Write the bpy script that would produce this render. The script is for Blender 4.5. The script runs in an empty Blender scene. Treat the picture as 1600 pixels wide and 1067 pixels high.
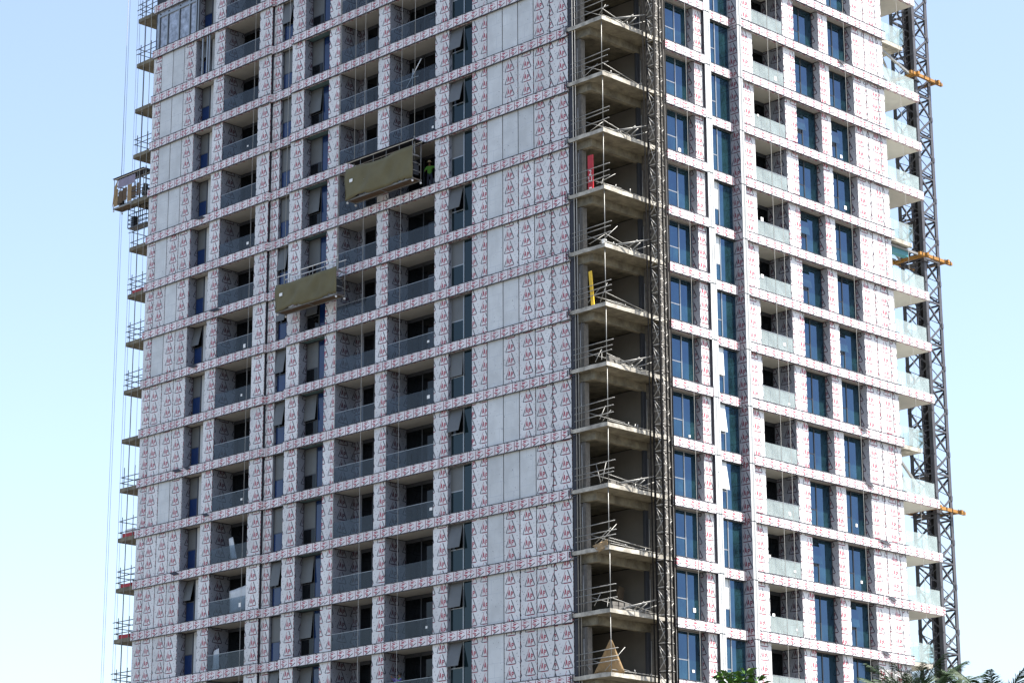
import bpy, bmesh, math, random
from mathutils import Vector, Matrix
random.seed(7)
R = math.radians
sc = bpy.context.scene
C = sc.collection

# ------------------------------------------------------------------ camera
CAM = Vector((88.4756, -95.5566, 1.6))
F_PX, PITCH, YAW, ROLL = 3847.37, 0.2724, -0.7867, -0.0039
fw = Vector((math.sin(YAW)*math.cos(PITCH), math.cos(YAW)*math.cos(PITCH), math.sin(PITCH)))
rt0 = Vector((math.cos(YAW), -math.sin(YAW), 0)); up0 = rt0.cross(fw)
rt = rt0*math.cos(ROLL) + up0*math.sin(ROLL); up = -rt0*math.sin(ROLL) + up0*math.cos(ROLL)
cd = bpy.data.cameras.new('camera'); cam = bpy.data.objects.new('camera', cd); C.objects.link(cam)
cam.matrix_world = Matrix(((rt.x, up.x, -fw.x, CAM.x), (rt.y, up.y, -fw.y, CAM.y), (rt.z, up.z, -fw.z, CAM.z), (0, 0, 0, 1)))
cd.sensor_width = 36; cd.lens = F_PX/1600*36; cd.clip_start = 0.5; cd.clip_end = 6000
sc.camera = cam
sc.render.resolution_x, sc.render.resolution_y = 1024, 682

# ------------------------------------------------------------------ light
SUN = Vector((1.0, 0.45, 2.3)).normalized()
w = bpy.data.worlds.new('World'); sc.world = w; w.use_nodes = True
nt = w.node_tree
sky = nt.nodes.new('ShaderNodeTexSky'); sky.sky_type = 'NISHITA'; sky.sun_disc = False
sky.sun_elevation = math.asin(SUN.z); sky.sun_rotation = math.atan2(SUN.x, SUN.y)
sky.altitude = 20; sky.air_density = 1.0; sky.dust_density = 2.2; sky.ozone_density = 1.0
hs = nt.nodes.new('ShaderNodeHueSaturation'); hs.inputs['Saturation'].default_value = .9
nt.links.new(sky.outputs[0], hs.inputs['Color']); nt.links.new(hs.outputs[0], nt.nodes['Background'].inputs[0])
nt.nodes['Background'].inputs[1].default_value = 0.105
ld = bpy.data.lights.new('sun', 'SUN'); ld.energy = 5.0; ld.angle = R(0.53); ld.color = (1, .95, .87)
sun = bpy.data.objects.new('sun', ld); C.objects.link(sun)
sun.rotation_euler = SUN.to_track_quat('Z', 'Y').to_euler(); sun.location = (0, 0, 150)
vs = sc.view_settings
vs.view_transform = 'Standard'; vs.look = 'None'; vs.exposure = 1.6; vs.gamma = 1; vs.use_curve_mapping = False
sc.cycles.diffuse_bounces = 2; sc.cycles.max_bounces = 8; sc.cycles.transparent_max_bounces = 12

# ------------------------------------------------------------------ materials
def mat(name, col, rough=.6, metal=0., spec=.5, noise=0., nscale=3., bump=0., bscale=20., ior=None, tint=None):
    m = bpy.data.materials.new(name); m.use_nodes = True
    t = m.node_tree; b = t.nodes['Principled BSDF']
    b.inputs['Roughness'].default_value = rough; b.inputs['Metallic'].default_value = metal
    b.inputs['Specular IOR Level'].default_value = spec
    b.inputs['Base Color'].default_value = (*col, 1)
    if ior: b.inputs['IOR'].default_value = ior
    if tint: b.inputs['Specular Tint'].default_value = (*tint, 1)
    if noise or bump:
        tc = t.nodes.new('ShaderNodeTexCoord')
    if noise:
        oi = t.nodes.new('ShaderNodeObjectInfo')
        ad = t.nodes.new('ShaderNodeVectorMath'); ad.operation = 'ADD'
        sc_ = t.nodes.new('ShaderNodeVectorMath'); sc_.operation = 'SCALE'; sc_.inputs[0].default_value = (37, 53, 71)
        t.links.new(oi.outputs['Random'], sc_.inputs['Scale'])
        t.links.new(tc.outputs['Object'], ad.inputs[0]); t.links.new(sc_.outputs[0], ad.inputs[1])
        n = t.nodes.new('ShaderNodeTexNoise'); n.inputs['Scale'].default_value = nscale; n.inputs['Detail'].default_value = 5
        n.inputs['Roughness'].default_value = .65
        t.links.new(ad.outputs[0], n.inputs['Vector'])
        mr = t.nodes.new('ShaderNodeMapRange'); mr.inputs[1].default_value = .3; mr.inputs[2].default_value = .7
        mr.inputs[3].default_value = 1-noise; mr.inputs[4].default_value = 1+noise*.6
        t.links.new(n.outputs[0], mr.inputs[0])
        mx = t.nodes.new('ShaderNodeVectorMath'); mx.operation = 'SCALE'; mx.inputs[0].default_value = col
        t.links.new(mr.outputs[0], mx.inputs['Scale']); t.links.new(mx.outputs[0], b.inputs['Base Color'])
    if bump:
        n2 = t.nodes.new('ShaderNodeTexNoise'); n2.inputs['Scale'].default_value = bscale; n2.inputs['Detail'].default_value = 3
        t.links.new(tc.outputs['Object'], n2.inputs['Vector'])
        bp = t.nodes.new('ShaderNodeBump'); bp.inputs['Strength'].default_value = bump; bp.inputs['Distance'].default_value = .02
        t.links.new(n2.outputs[0], bp.inputs['Height']); t.links.new(bp.outputs[0], b.inputs['Normal'])
    return m

def logo_group():
    g = bpy.data.node_groups.new('logo_print', 'ShaderNodeTree')
    g.interface.new_socket('Vector', in_out='INPUT', socket_type='NodeSocketVector')
    g.interface.new_socket('Red', in_out='OUTPUT', socket_type='NodeSocketFloat')
    g.interface.new_socket('Dark', in_out='OUTPUT', socket_type='NodeSocketFloat')
    N, L = g.nodes, g.links
    gi, go = N.new('NodeGroupInput'), N.new('NodeGroupOutput')
    P = gi.outputs[0]
    def math_(op, a, b=None, clamp=False):
        n = N.new('ShaderNodeMath'); n.operation = op; n.use_clamp = clamp
        for i, v in enumerate((a, b)):
            if v is None: continue
            if isinstance(v, (int, float)): n.inputs[i].default_value = v
            else: L.new(v, n.inputs[i])
        return n.outputs[0]
    def seg(a, b, wd):
        a, b = Vector((*a, 0)), Vector((*b, 0)); ba = b-a
        s = N.new('ShaderNodeVectorMath'); s.operation = 'SUBTRACT'; L.new(P, s.inputs[0]); s.inputs[1].default_value = a
        d = N.new('ShaderNodeVectorMath'); d.operation = 'DOT_PRODUCT'; L.new(s.outputs[0], d.inputs[0]); d.inputs[1].default_value = ba/ba.dot(ba)
        h = math_('ADD', d.outputs['Value'], 0., True)
        q = N.new('ShaderNodeVectorMath'); q.operation = 'SCALE'; q.inputs[0].default_value = ba; L.new(h, q.inputs['Scale'])
        e = N.new('ShaderNodeVectorMath'); e.operation = 'DISTANCE'; L.new(s.outputs[0], e.inputs[0]); L.new(q.outputs[0], e.inputs[1])
        return math_('SUBTRACT', e.outputs['Value'], wd)
    def ring(c, r, wd):
        e = N.new('ShaderNodeVectorMath'); e.operation = 'DISTANCE'; L.new(P, e.inputs[0]); e.inputs[1].default_value = (*c, 0)
        return math_('SUBTRACT', math_('ABSOLUTE', math_('SUBTRACT', e.outputs['Value'], r)), wd)
    def fold(ds):
        r = ds[0]
        for d in ds[1:]: r = math_('MINIMUM', r, d)
        m = N.new('ShaderNodeMapRange'); m.inputs[1].default_value = -.006; m.inputs[2].default_value = .006
        m.inputs[3].default_value = 1; m.inputs[4].default_value = 0
        L.new(r, m.inputs[0]); return m.outputs[0]
    red = fold([seg((-.185, -.19), (-.095, .09), .028), seg((-.095, .09), (-.045, -.18), .030), seg((-.14, -.11), (-.07, -.11), .02),
                seg((.05, -.26), (.08, .01), .030), ring((.125, -.07), .062, .029), seg((-.2, -.37), (.33, -.37), .018), seg((-.24, -.01), (-.10, .30), .016)])
    dark = fold([seg((.375, -.31), (.085, .33), .030), seg((-.375, -.31), (-.235, 0), .028),
                 seg((-.37, -.345), (.36, -.345), .019), seg((-.60, .02), (-.47, .035), .013), seg((.46, .2), (.49, .23), .014),
                 seg((-.50, -.27), (-.485, -.26), .014)])
    L.new(red, go.inputs[0]); L.new(dark, go.inputs[1])
    return g
LOGO = logo_group()

def film(name, col, rotated=False, printed=True, fade=1., red=(.30, .004, .034)):
    m = bpy.data.materials.new(name); m.use_nodes = True
    t = m.node_tree; N, L = t.nodes, t.links; b = N['Principled BSDF']
    b.inputs['Roughness'].default_value = .42; b.inputs['Specular IOR Level'].default_value = .35
    uv = N.new('ShaderNodeUVMap'); uv.uv_map = 'uv'
    oi = N.new('ShaderNodeObjectInfo')
    sx = N.new('ShaderNodeSeparateXYZ'); L.new(uv.outputs[0], sx.inputs[0])
    def M(op, a, b_=None, clamp=False):
        n = N.new('ShaderNodeMath'); n.operation = op; n.use_clamp = clamp
        for i, v in enumerate((a, b_)):
            if v is None: continue
            if isinstance(v, (int, float)): n.inputs[i].default_value = v
            else: L.new(v, n.inputs[i])
        return n.outputs[0]
    # broad tint + fine dirt
    tc = N.new('ShaderNodeTexCoord')
    off = N.new('ShaderNodeVectorMath'); off.operation = 'SCALE'; off.inputs[0].default_value = (31, 17, 43); L.new(oi.outputs['Random'], off.inputs['Scale'])
    av = N.new('ShaderNodeVectorMath'); av.operation = 'ADD'; L.new(uv.outputs[0], av.inputs[0]); L.new(off.outputs[0], av.inputs[1])
    n1 = N.new('ShaderNodeTexNoise'); n1.inputs['Scale'].default_value = 1.1; n1.inputs['Detail'].default_value = 4; L.new(av.outputs[0], n1.inputs['Vector'])
    n2 = N.new('ShaderNodeTexNoise'); n2.inputs['Scale'].default_value = 9; n2.inputs['Detail'].default_value = 2; L.new(av.outputs[0], n2.inputs['Vector'])
    c1 = N.new('ShaderNodeMixRGB'); c1.inputs[1].default_value = (*[c*.86 for c in col], 1); c1.inputs[2].default_value = (*col, 1)
    mr = N.new('ShaderNodeMapRange'); mr.inputs[1].default_value = .35; mr.inputs[2].default_value = .62; L.new(n1.outputs[0], mr.inputs[0]); L.new(mr.outputs[0], c1.inputs[0])
    c2 = N.new('ShaderNodeMixRGB'); c2.inputs[2].default_value = (.16, .17, .2, 1)
    sp = N.new('ShaderNodeMapRange'); sp.inputs[1].default_value = .70; sp.inputs[2].default_value = .74; L.new(n2.outputs[0], sp.inputs[0])
    L.new(c1.outputs[0], c2.inputs[1]); L.new(sp.outputs[0], c2.inputs[0])
    tone = N.new('ShaderNodeVectorMath'); tone.operation = 'SCALE'; L.new(c2.outputs[0], tone.inputs[0])
    wn = N.new('ShaderNodeTexWhiteNoise'); wn.noise_dimensions = '1D'; L.new(oi.outputs['Random'], wn.inputs['W'])
    L.new(M('ADD', M('MULTIPLY', wn.outputs['Value'], .16), .86), tone.inputs['Scale'])
    cur = tone.outputs[0]
    if printed:
        PU, PV = (.78, 1.06) if rotated else (1.06, .80)
        u0 = M('ADD', sx.outputs[0], M('MULTIPLY', oi.outputs['Random'], PU)) if rotated else M('ADD', sx.outputs[0], M('MULTIPLY', M('SUBTRACT', wn.outputs['Value'], .5), .16))
        v0 = sx.outputs[1] if rotated else M('ADD', sx.outputs[1], M('MULTIPLY', oi.outputs['Random'], PV*3.7))
        tu = M('MULTIPLY', M('SUBTRACT', M('FRACT', M('ADD', M('DIVIDE', u0, PU), .5)), .5), PU)
        tv = M('MULTIPLY', M('SUBTRACT', M('FRACT', M('ADD', M('DIVIDE', v0, PV), .5)), .5), PV)
        if rotated:   # film runs sideways: the base of the triangle stands at the left
            lx, ly = M('MULTIPLY', tv, -1.16), M('MULTIPLY', tu, 1.16)
        else:
            lx, ly = tu, tv
        cx = N.new('ShaderNodeCombineXYZ'); L.new(lx, cx.inputs[0]); L.new(ly, cx.inputs[1])
        g = N.new('ShaderNodeGroup'); g.node_tree = LOGO; L.new(cx.outputs[0], g.inputs[0])
        # ink wear
        wear = N.new('ShaderNodeMapRange'); wear.inputs[1].default_value = .32; wear.inputs[2].default_value = .5; wear.inputs[3].default_value = .8*fade; wear.inputs[4].default_value = fade
        L.new(n1.outputs[0], wear.inputs[0])
        c3 = N.new('ShaderNodeMixRGB'); c3.inputs[2].default_value = (.014, .012, .03, 1); L.new(cur, c3.inputs[1]); L.new(M('MULTIPLY', g.outputs[1], wear.outputs[0]), c3.inputs[0])
        c4 = N.new('ShaderNodeMixRGB'); c4.inputs[2].default_value = (*red, 1); L.new(c3.outputs[0], c4.inputs[1]); L.new(M('MULTIPLY', g.outputs[0], wear.outputs[0]), c4.inputs[0])
        cur = c4.outputs[0]
    else:
        # faint ruled guide lines of the unprinted film back
        br = N.new('ShaderNodeTexBrick'); br.inputs['Scale'].default_value = 1; br.inputs['Brick Width'].default_value = .9; br.inputs['Row Height'].default_value = .8
        br.inputs['Mortar Size'].default_value = .012; br.inputs['Color1'].default_value = br.inputs['Color2'].default_value = (0, 0, 0, 1); br.inputs['Mortar'].default_value = (1, 1, 1, 1)
        L.new(av.outputs[0], br.inputs['Vector'])
        c5 = N.new('ShaderNodeMixRGB'); c5.inputs[2].default_value = (.30, .34, .40, 1); L.new(cur, c5.inputs[1])
        L.new(M('MULTIPLY', M('MULTIPLY', br.outputs['Color'], mr.outputs[0]), .55), c5.inputs[0])
        cur = c5.outputs[0]
    L.new(cur, b.inputs['Base Color'])
    bp = N.new('ShaderNodeBump'); bp.inputs['Strength'].default_value = .5; bp.inputs['Distance'].default_value = .02
    n3 = N.new('ShaderNodeTexNoise'); n3.inputs['Scale'].default_value = 3.2; n3.inputs['Detail'].default_value = 2; L.new(av.outputs[0], n3.inputs['Vector'])
    L.new(n3.outputs[0], bp.inputs['Height']); L.new(bp.outputs[0], b.inputs['Normal'])
    return m

def glass_clear(name, tint, haze, hazecol, ior=1.5):
    m = bpy.data.materials.new(name); m.use_nodes = True
    t = m.node_tree; N, L = t.nodes, t.links
    for n in list(N):
        if n.type != 'OUTPUT_MATERIAL': N.remove(n)
    out = N['Material Output']
    tr = N.new('ShaderNodeBsdfTransparent'); tr.inputs[0].default_value = (*tint, 1)
    gl = N.new('ShaderNodeBsdfGlossy'); gl.inputs['Roughness'].default_value = .03; gl.inputs[0].default_value = (.9, .97, 1, 1)
    df = N.new('ShaderNodeBsdfDiffuse'); df.inputs[0].default_value = (*hazecol, 1)
    fr = N.new('ShaderNodeFresnel'); fr.inputs[0].default_value = ior; ge = N.new('ShaderNodeNewGeometry'); fm = N.new('ShaderNodeMath'); fm.operation = 'SUBTRACT'; fm.use_clamp = True; L.new(fr.outputs[0], fm.inputs[0]); L.new(ge.outputs['Backfacing'], fm.inputs[1])
    nz = N.new('ShaderNodeTexNoise'); nz.inputs['Scale'].default_value = 1.2; nz.inputs['Detail'].default_value = 4
    tc = N.new('ShaderNodeTexCoord'); L.new(tc.outputs['Object'], nz.inputs['Vector'])
    mr = N.new('ShaderNodeMapRange'); mr.inputs[1].default_value = .35; mr.inputs[2].default_value = .75; mr.inputs[3].default_value = haze*.85; mr.inputs[4].default_value = haze*1.25
    L.new(nz.outputs[0], mr.inputs[0])
    m1 = N.new('ShaderNodeMixShader'); L.new(mr.outputs[0], m1.inputs[0]); L.new(tr.outputs[0], m1.inputs[1]); L.new(df.outputs[0], m1.inputs[2])
    m2 = N.new('ShaderNodeMixShader'); L.new(fm.outputs[0], m2.inputs[0]); L.new(m1.outputs[0], m2.inputs[1]); L.new(gl.outputs[0], m2.inputs[2])
    L.new(m2.outputs[0], out.inputs[0])
    return m

MT = {
 'film': film('printed_film', (.71, .71, .715)),
 'band': film('printed_film_sideways', (.76, .725, .74), rotated=True),
 'plain': film('plain_film', (.62, .64, .645), printed=False),
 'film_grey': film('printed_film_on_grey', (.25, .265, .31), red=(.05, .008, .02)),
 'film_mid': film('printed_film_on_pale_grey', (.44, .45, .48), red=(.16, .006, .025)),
 'plastic': mat('milky_plastic', (.55, .57, .58), .35, noise=.15),
 'foil': mat('foil_insulation', (.36, .39, .45), .4, .4, noise=.6, nscale=2.5, bump=.6, bscale=5),
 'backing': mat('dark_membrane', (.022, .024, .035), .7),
 'soffit': mat('soffit_paint', (.40, .385, .35), .8, noise=.08, nscale=1.2),
 'soffit_white': mat('soffit_white_paint', (.74, .72, .66), .8, noise=.06, nscale=1.2),
 'soffit_teal': mat('soffit_board_teal', (.10, .17, .18), .7, noise=.2),
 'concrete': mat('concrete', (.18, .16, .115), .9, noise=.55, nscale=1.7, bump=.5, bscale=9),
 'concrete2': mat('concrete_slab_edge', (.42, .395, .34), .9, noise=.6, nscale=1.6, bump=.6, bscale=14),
 'plaster': mat('grey_plaster', (.19, .18, .16), .9, noise=.12, nscale=.8),
 'block': mat('concrete_block', (.13, .122, .11), .95, noise=.3, nscale=5, bump=.5, bscale=25),
 'glass_blue': mat('blue_coated_glass', (.010, .030, .034), .02, spec=.5, ior=2.05, noise=.8, nscale=.7, tint=(.22, .48, 1)),
 'glass_teal': mat('teal_glass', (.006, .014, .017), .03, spec=.5, ior=1.42, tint=(.7, .9, 1)),
 'glass_dark': mat('dark_glass', (.002, .003, .004), .04, spec=.35, ior=1.42),
 'glass_film_blue': mat('blue_film_on_glass', (.005, .024, .095), .12, spec=.5, noise=.25, nscale=.8),
 'screen': mat('grey_sash_film', (.105, .11, .11), .45, noise=.12, nscale=1.5),
 'sash_sunlit': mat('sunlit_sash_white', (.62, .66, .66), .4, noise=.08),  # sunlight on the sash put into its colour as white
 'curtain': mat('pale_blue_curtain', (.06, .16, .25), .6, noise=.3, nscale=1.2),
 'alu': mat('aluminium_frame', (.30, .315, .33), .4, .6),
 'aludark': mat('dark_aluminium', (.05, .055, .065), .45, .3),
 'bal_sunlit': glass_clear('balustrade_glass_sunlit', (.84, .92, .91), .22, (.62, .68, .67)),  # haze colour brightened to carry the sun on the right facade
 'bal_shaded': glass_clear('balustrade_glass_shaded', (.70, .75, .79), .07, (.20, .22, .25), 1.3),  # same glass, tint and haze darkened for the left facade's shade
 'steel': mat('galvanised_steel', (.26, .26, .25), .5, .4, noise=.25, nscale=3),
 'mast': mat('black_mast_steel', (.010, .0095, .0095), .8, 0., .1, noise=.3, nscale=4),
 'mastbrace': mat('grey_mast_brace', (.36, .355, .34), .5, .3, noise=.4, nscale=2),
 'crane': mat('crane_grey_paint', (.07, .07, .08), .5, .1, noise=.3, nscale=1.5),
 'yellow': mat('collar_ochre_paint', (.33, .16, .03), .6, noise=.35, nscale=3),
 'yellow2': mat('yellow_paint', (.75, .47, .02), .5, noise=.2),
 'red': mat('red_paint', (.42, .012, .02), .5, noise=.2),
 'white': mat('white_paint', (.78, .78, .76), .5),
 'tarp': mat('olive_tarpaulin', (.125, .11, .055), .8, noise=.15, nscale=1.3, bump=.5, bscale=2.5),
 'tan': mat('tan_sheet', (.30, .20, .10), .8, noise=.2, bump=.4, bscale=5),
 'tan2': mat('brown_board', (.10, .062, .032), .8, noise=.3),
 'lilac': mat('lilac_sheet', (.24, .21, .28), .6, noise=.2),
 'darkcloth': mat('dark_canopy', (.02, .022, .035), .8, noise=.2),
 'rope': mat('grey_rope', (.36, .36, .34), .8),
 'ropedark': mat('dark_steel_rope', (.07, .07, .07), .6),
 'pipe': mat('dark_scaffold_pipe', (.07, .075, .085), .6, .3),
 'wood': mat('weathered_wood', (.10, .075, .05), .8, noise=.3),
 'teal': mat('teal_sheet', (.05, .22, .26), .5, noise=.2),
 'bluepaint': mat('blue_plastic', (.01, .14, .30), .4),
 'sand': mat('sandy_ground', (.085, .08, .07), .95, noise=.15, nscale=.03, bump=.3, bscale=.5),
 'asphalt': mat('asphalt', (.055, .055, .057), .9, noise=.2, nscale=.3),
 'leaf': mat('bright_leaf', (.07, .15, .018), .45, noise=.3, nscale=30),
 'leafdark': mat('dark_leaf', (.035, .085, .02), .45, noise=.3, nscale=30),
 'palm': mat('palm_leaf', (.026, .05, .018), .6, 0., .25, noise=.3, nscale=20),
 'bark': mat('bark', (.12, .085, .06), .9, noise=.3, nscale=8, bump=.8, bscale=12),
 'skin': mat('skin', (.17, .08, .045), .55),
 'hivis': mat('hi_vis_green', (.075, .24, .02), .7, noise=.15, nscale=12),
 'trouser': mat('navy_trousers', (.02, .025, .045), .8),
 'boot': mat('boot_black', (.015, .013, .012), .6),
 'purple': mat('purple_sleeve', (.16, .13, .42), .8),
 'helmet': mat('straw_hat', (.40, .31, .16), .7, noise=.2, nscale=20),
 'hair': mat('black_hair', (.012, .01, .009), .6),
}
# leaves let light through
for nm in ('leaf', 'leafdark'):
    MT[nm].node_tree.nodes['Principled BSDF'].inputs['Subsurface Weight'].default_value = 0
# curtain folds on the coated glass: vertical streaks of real colour behind the pane
# ------------------------------------------------------------------ builders
MESH = {}
def new_obj(name, me, parent=None, loc=(0, 0, 0)):
    o = bpy.data.objects.new(name, me); C.objects.link(o)
    o.location = loc
    if parent is not None: o.parent = parent; o.location = Vector(loc) - wloc(parent)
    return o
def wloc(o):
    v = Vector(o.location)
    while o.parent: o = o.parent; v = v + Vector(o.location)
    return v
def empty(name, loc): 
    o = bpy.data.objects.new(name, None); C.objects.link(o); o.location = loc; o.empty_display_size = .3; return o
def tag(o, label, cat, group=None, kind=None):
    if label: o['label'] = label
    if cat: o['category'] = cat
    if group: o['group'] = group
    if kind: o['kind'] = kind
    return o
FACES = ((0, 3, 2, 1), (4, 5, 6, 7), (0, 1, 5, 4), (2, 3, 7, 6), (1, 2, 6, 5), (3, 0, 4, 7))
def boxmesh(dx, dy, dz, m, uo=0., right=False):
    key = (round(dx, 3), round(dy, 3), round(dz, 3), m, round(uo, 3), right)
    if key in MESH: return MESH[key]
    x, y, z = dx/2, dy/2, dz/2
    v = [(-x, -y, -z), (x, -y, -z), (x, y, -z), (-x, y, -z), (-x, -y, z), (x, -y, z), (x, y, z), (-x, y, z)]
    me = bpy.data.meshes.new(m+'_box'); me.from_pydata(v, [], FACES)
    uv = me.uv_layers.new(name='uv')
    for p in me.polygons:
        n = p.normal
        for li in p.loop_indices:
            co = me.vertices[me.loops[li].vertex_index].co
            if abs(n.z) > .5: u = (co.x, co.y) if not right else (co.y, co.x)
            elif abs(n.y) > .5: u = (co.x, co.z)
            else: u = (co.y, co.z)
            uv.data[li].uv = (u[0]+uo, u[1])
    me.materials.append(MT[m]); MESH[key] = me
    return me
def bx(name, parent, x0, x1, y0, y1, z0, z1, m, uo=0., right=False):
    return new_obj(name, boxmesh(x1-x0, y1-y0, z1-z0, m, uo, right), parent, ((x0+x1)/2, (y0+y1)/2, (z0+z1)/2))
def pipemesh(L, r, m, n=6):
    key = ('p', round(L, 2), r, m, n)
    if key in MESH: return MESH[key]
    v, f = [], []
    for z in (0, round(L, 2)):
        for i in range(n):
            a = 2*math.pi*(i+.5)/n; v.append((r*math.cos(a), r*math.sin(a), z))
    for i in range(n): f.append((i, (i+1) % n, n+(i+1) % n, n+i))
    f += [tuple(range(n-1, -1, -1)), tuple(range(n, 2*n))]
    me = bpy.data.meshes.new(m+'_bar'); me.from_pydata(v, [], f)
    if n > 4:
        for p in me.polygons[:n]: p.use_smooth = True
    me.materials.append(MT[m]); MESH[key] = me
    return me
def pipe(name, parent, a, b, r, m, n=6):
    a, b = Vector(a), Vector(b); d = b-a
    o = new_obj(name, pipemesh(d.length, r, m, n), parent, a)
    o.rotation_mode = 'QUATERNION'; o.rotation_quaternion = d.to_track_quat('Z', 'Y')
    return o
class MB:
    def __init__(s): s.v, s.f, s.m = [], [], []
    def box(s, x0, x1, y0, y1, z0, z1, mi=0):
        b = len(s.v)
        s.v += [(x0, y0, z0), (x1, y0, z0), (x1, y1, z0), (x0, y1, z0), (x0, y0, z1), (x1, y0, z1), (x1, y1, z1), (x0, y1, z1)]
        s.f += [tuple(i+b for i in q) for q in FACES]; s.m += [mi]*6
    def tube(s, a, b, r, n=6, mi=0, r2=None):
        a, b = Vector(a), Vector(b); q = (b-a).to_track_quat('Z', 'Y'); k = len(s.v); r2 = r if r2 is None else r2
        for c, rr in ((a, r), (b, r2)):
            for i in range(n):
                t = 2*math.pi*(i+.5)/n; s.v.append(tuple(c + q @ Vector((rr*math.cos(t), rr*math.sin(t), 0))))
        for i in range(n): s.f.append((k+i, k+(i+1) % n, k+n+(i+1) % n, k+n+i)); s.m.append(mi)
        s.f += [tuple(range(k+n-1, k-1, -1)), tuple(range(k+n, k+2*n))]; s.m += [mi, mi]
    def quad(s, *p, mi=0):
        k = len(s.v); s.v += [tuple(q) for q in p]; s.f.append(tuple(range(k, k+len(p)))); s.m.append(mi)
    def mesh(s, name, mats, smooth=False):
        me = bpy.data.meshes.new(name); me.from_pydata(s.v, [], s.f)
        for m in mats: me.materials.append(MT[m])
        for p, i in zip(me.polygons, s.m): p.material_index = i; p.use_smooth = smooth
        return me
    def build(s, name, mats, parent=None, loc=(0, 0, 0), smooth=False):
        return new_obj(name, s.mesh(name, mats if isinstance(mats, (list, tuple)) else [mats], smooth), parent, loc)

def project(P):
    d = Vector(P)-CAM; z = d.dot(fw)
    return 800+F_PX*d.dot(rt)/z, 533.5-F_PX*d.dot(up)/z
def vis(P, m=130):
    u, v = project(P); return -m < v < 1067+m
ORD = ['', 'first', 'second', 'third', 'fourth', 'fifth', 'sixth', 'seventh', 'eighth', 'ninth', 'tenth', 'eleventh', 'twelfth', 'thirteenth', 'fourteenth', 'fifteenth', 'sixteenth']

# ------------------------------------------------------------------ ground
gm = MB(); gm.quad((-3000, -3000, 0), (3000, -3000, 0), (3000, 3000, 0), (-3000, 3000, 0))
tag(gm.build('ground', 'sand'), None, None, kind='structure')

# ------------------------------------------------------------------ tower
Z0, H, T = 56.806, 3.4, .54
KS = list(range(-13, 6))
tower = empty('residential_tower', (0, 0, 0))
tag(tower, 'tall unfinished apartment tower clad in white film wrapped panels with red triangle marks', 'building')
WL, WR = .15, .2
def zk(k): return Z0 + H*k
class Facade:
    def __init__(s, right): s.r = right
    def w(s, a, d, z): return (-d, a, z) if s.r else (a, d, z)
    def box(s, name, a0, a1, d0, d1, z0, z1, m, parent=None, uo=0.):
        parent = parent or tower
        if s.r: return bx(name, parent, -d1, -d0, a0, a1, z0, z1, m, uo, True)
        return bx(name, parent, a0, a1, d0, d1, z0, z1, m, uo)
    def see(s, a, k, m=125): return vis(s.w(a, 0, zk(k)+1.9), m)
LF, RF = Facade(False), Facade(True)
G = .036  # half joint
# lower storeys below the picture, core and end walls
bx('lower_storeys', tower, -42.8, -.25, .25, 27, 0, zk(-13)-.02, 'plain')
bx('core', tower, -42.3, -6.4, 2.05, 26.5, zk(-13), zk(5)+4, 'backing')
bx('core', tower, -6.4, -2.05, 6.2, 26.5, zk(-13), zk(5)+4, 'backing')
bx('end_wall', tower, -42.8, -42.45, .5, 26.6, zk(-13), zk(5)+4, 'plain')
bx('end_wall', tower, -42.3, -.8, 26.62, 27.02, zk(-13), zk(5)+4, 'plain')

# solids: (kind, a0, a1, front depth, back depth)
L_SOL = [('pier', -35.94, -34.86, WL, 2.0), ('pier', -31.11, -29.85, WL, 2.0), ('slotpier', -29.83, -29.03, .36, .57),
         ('pier', -27.66, -26.43, WL, .83), ('pier', -23.94, -22.92, WL, 2.0), ('pier', -19.22, -18.19, WL, 2.0), ('pier', -14.0, -12.81, WL, 2.0)]
R_SOL = [('pier', 8.21, 8.95, WR, .72), ('fin', 8.97, 9.5, 0.0, .75), ('fin', 12.06, 12.42, 0.0, .75), ('pier', 12.5, 13.68, WR, 2.0),
         ('pier', 16.7, 17.81, WR, 2.0), ('pier', 20.32, 21.25, WR, .76)]
L_JOINT = [-42.83, -41.89, -40.58, -39.31, -38.0]
L_JOINT2 = [-10.77, -9.5, -8.2, -6.91, -5.62, -4.28, -2.82]
R_JOINT = [23.77, 25.08, 26.38, 27.07]
rndU = random.Random(3)
def uoff(): return rndU.uniform(-.35, .35)
zlo, zhi = zk(-13), zk(5)+3.4

# backing shafts behind every solid, full height
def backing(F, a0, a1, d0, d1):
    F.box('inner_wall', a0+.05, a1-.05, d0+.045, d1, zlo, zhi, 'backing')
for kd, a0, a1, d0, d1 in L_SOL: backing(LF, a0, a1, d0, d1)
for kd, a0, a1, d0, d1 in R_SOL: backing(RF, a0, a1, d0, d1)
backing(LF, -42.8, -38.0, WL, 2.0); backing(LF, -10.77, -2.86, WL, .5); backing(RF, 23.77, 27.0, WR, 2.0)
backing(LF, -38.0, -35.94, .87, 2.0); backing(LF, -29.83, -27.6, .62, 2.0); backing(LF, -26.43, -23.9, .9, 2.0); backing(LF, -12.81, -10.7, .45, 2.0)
backing(RF, 5.3, 8.95, .76, 2.0); backing(RF, 9.4, 12.2, .8, 2.0); backing(RF, 17.7, 20.4, .8, 2.0); backing(RF, 21.1, 23.9, .8, 2.0)

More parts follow.
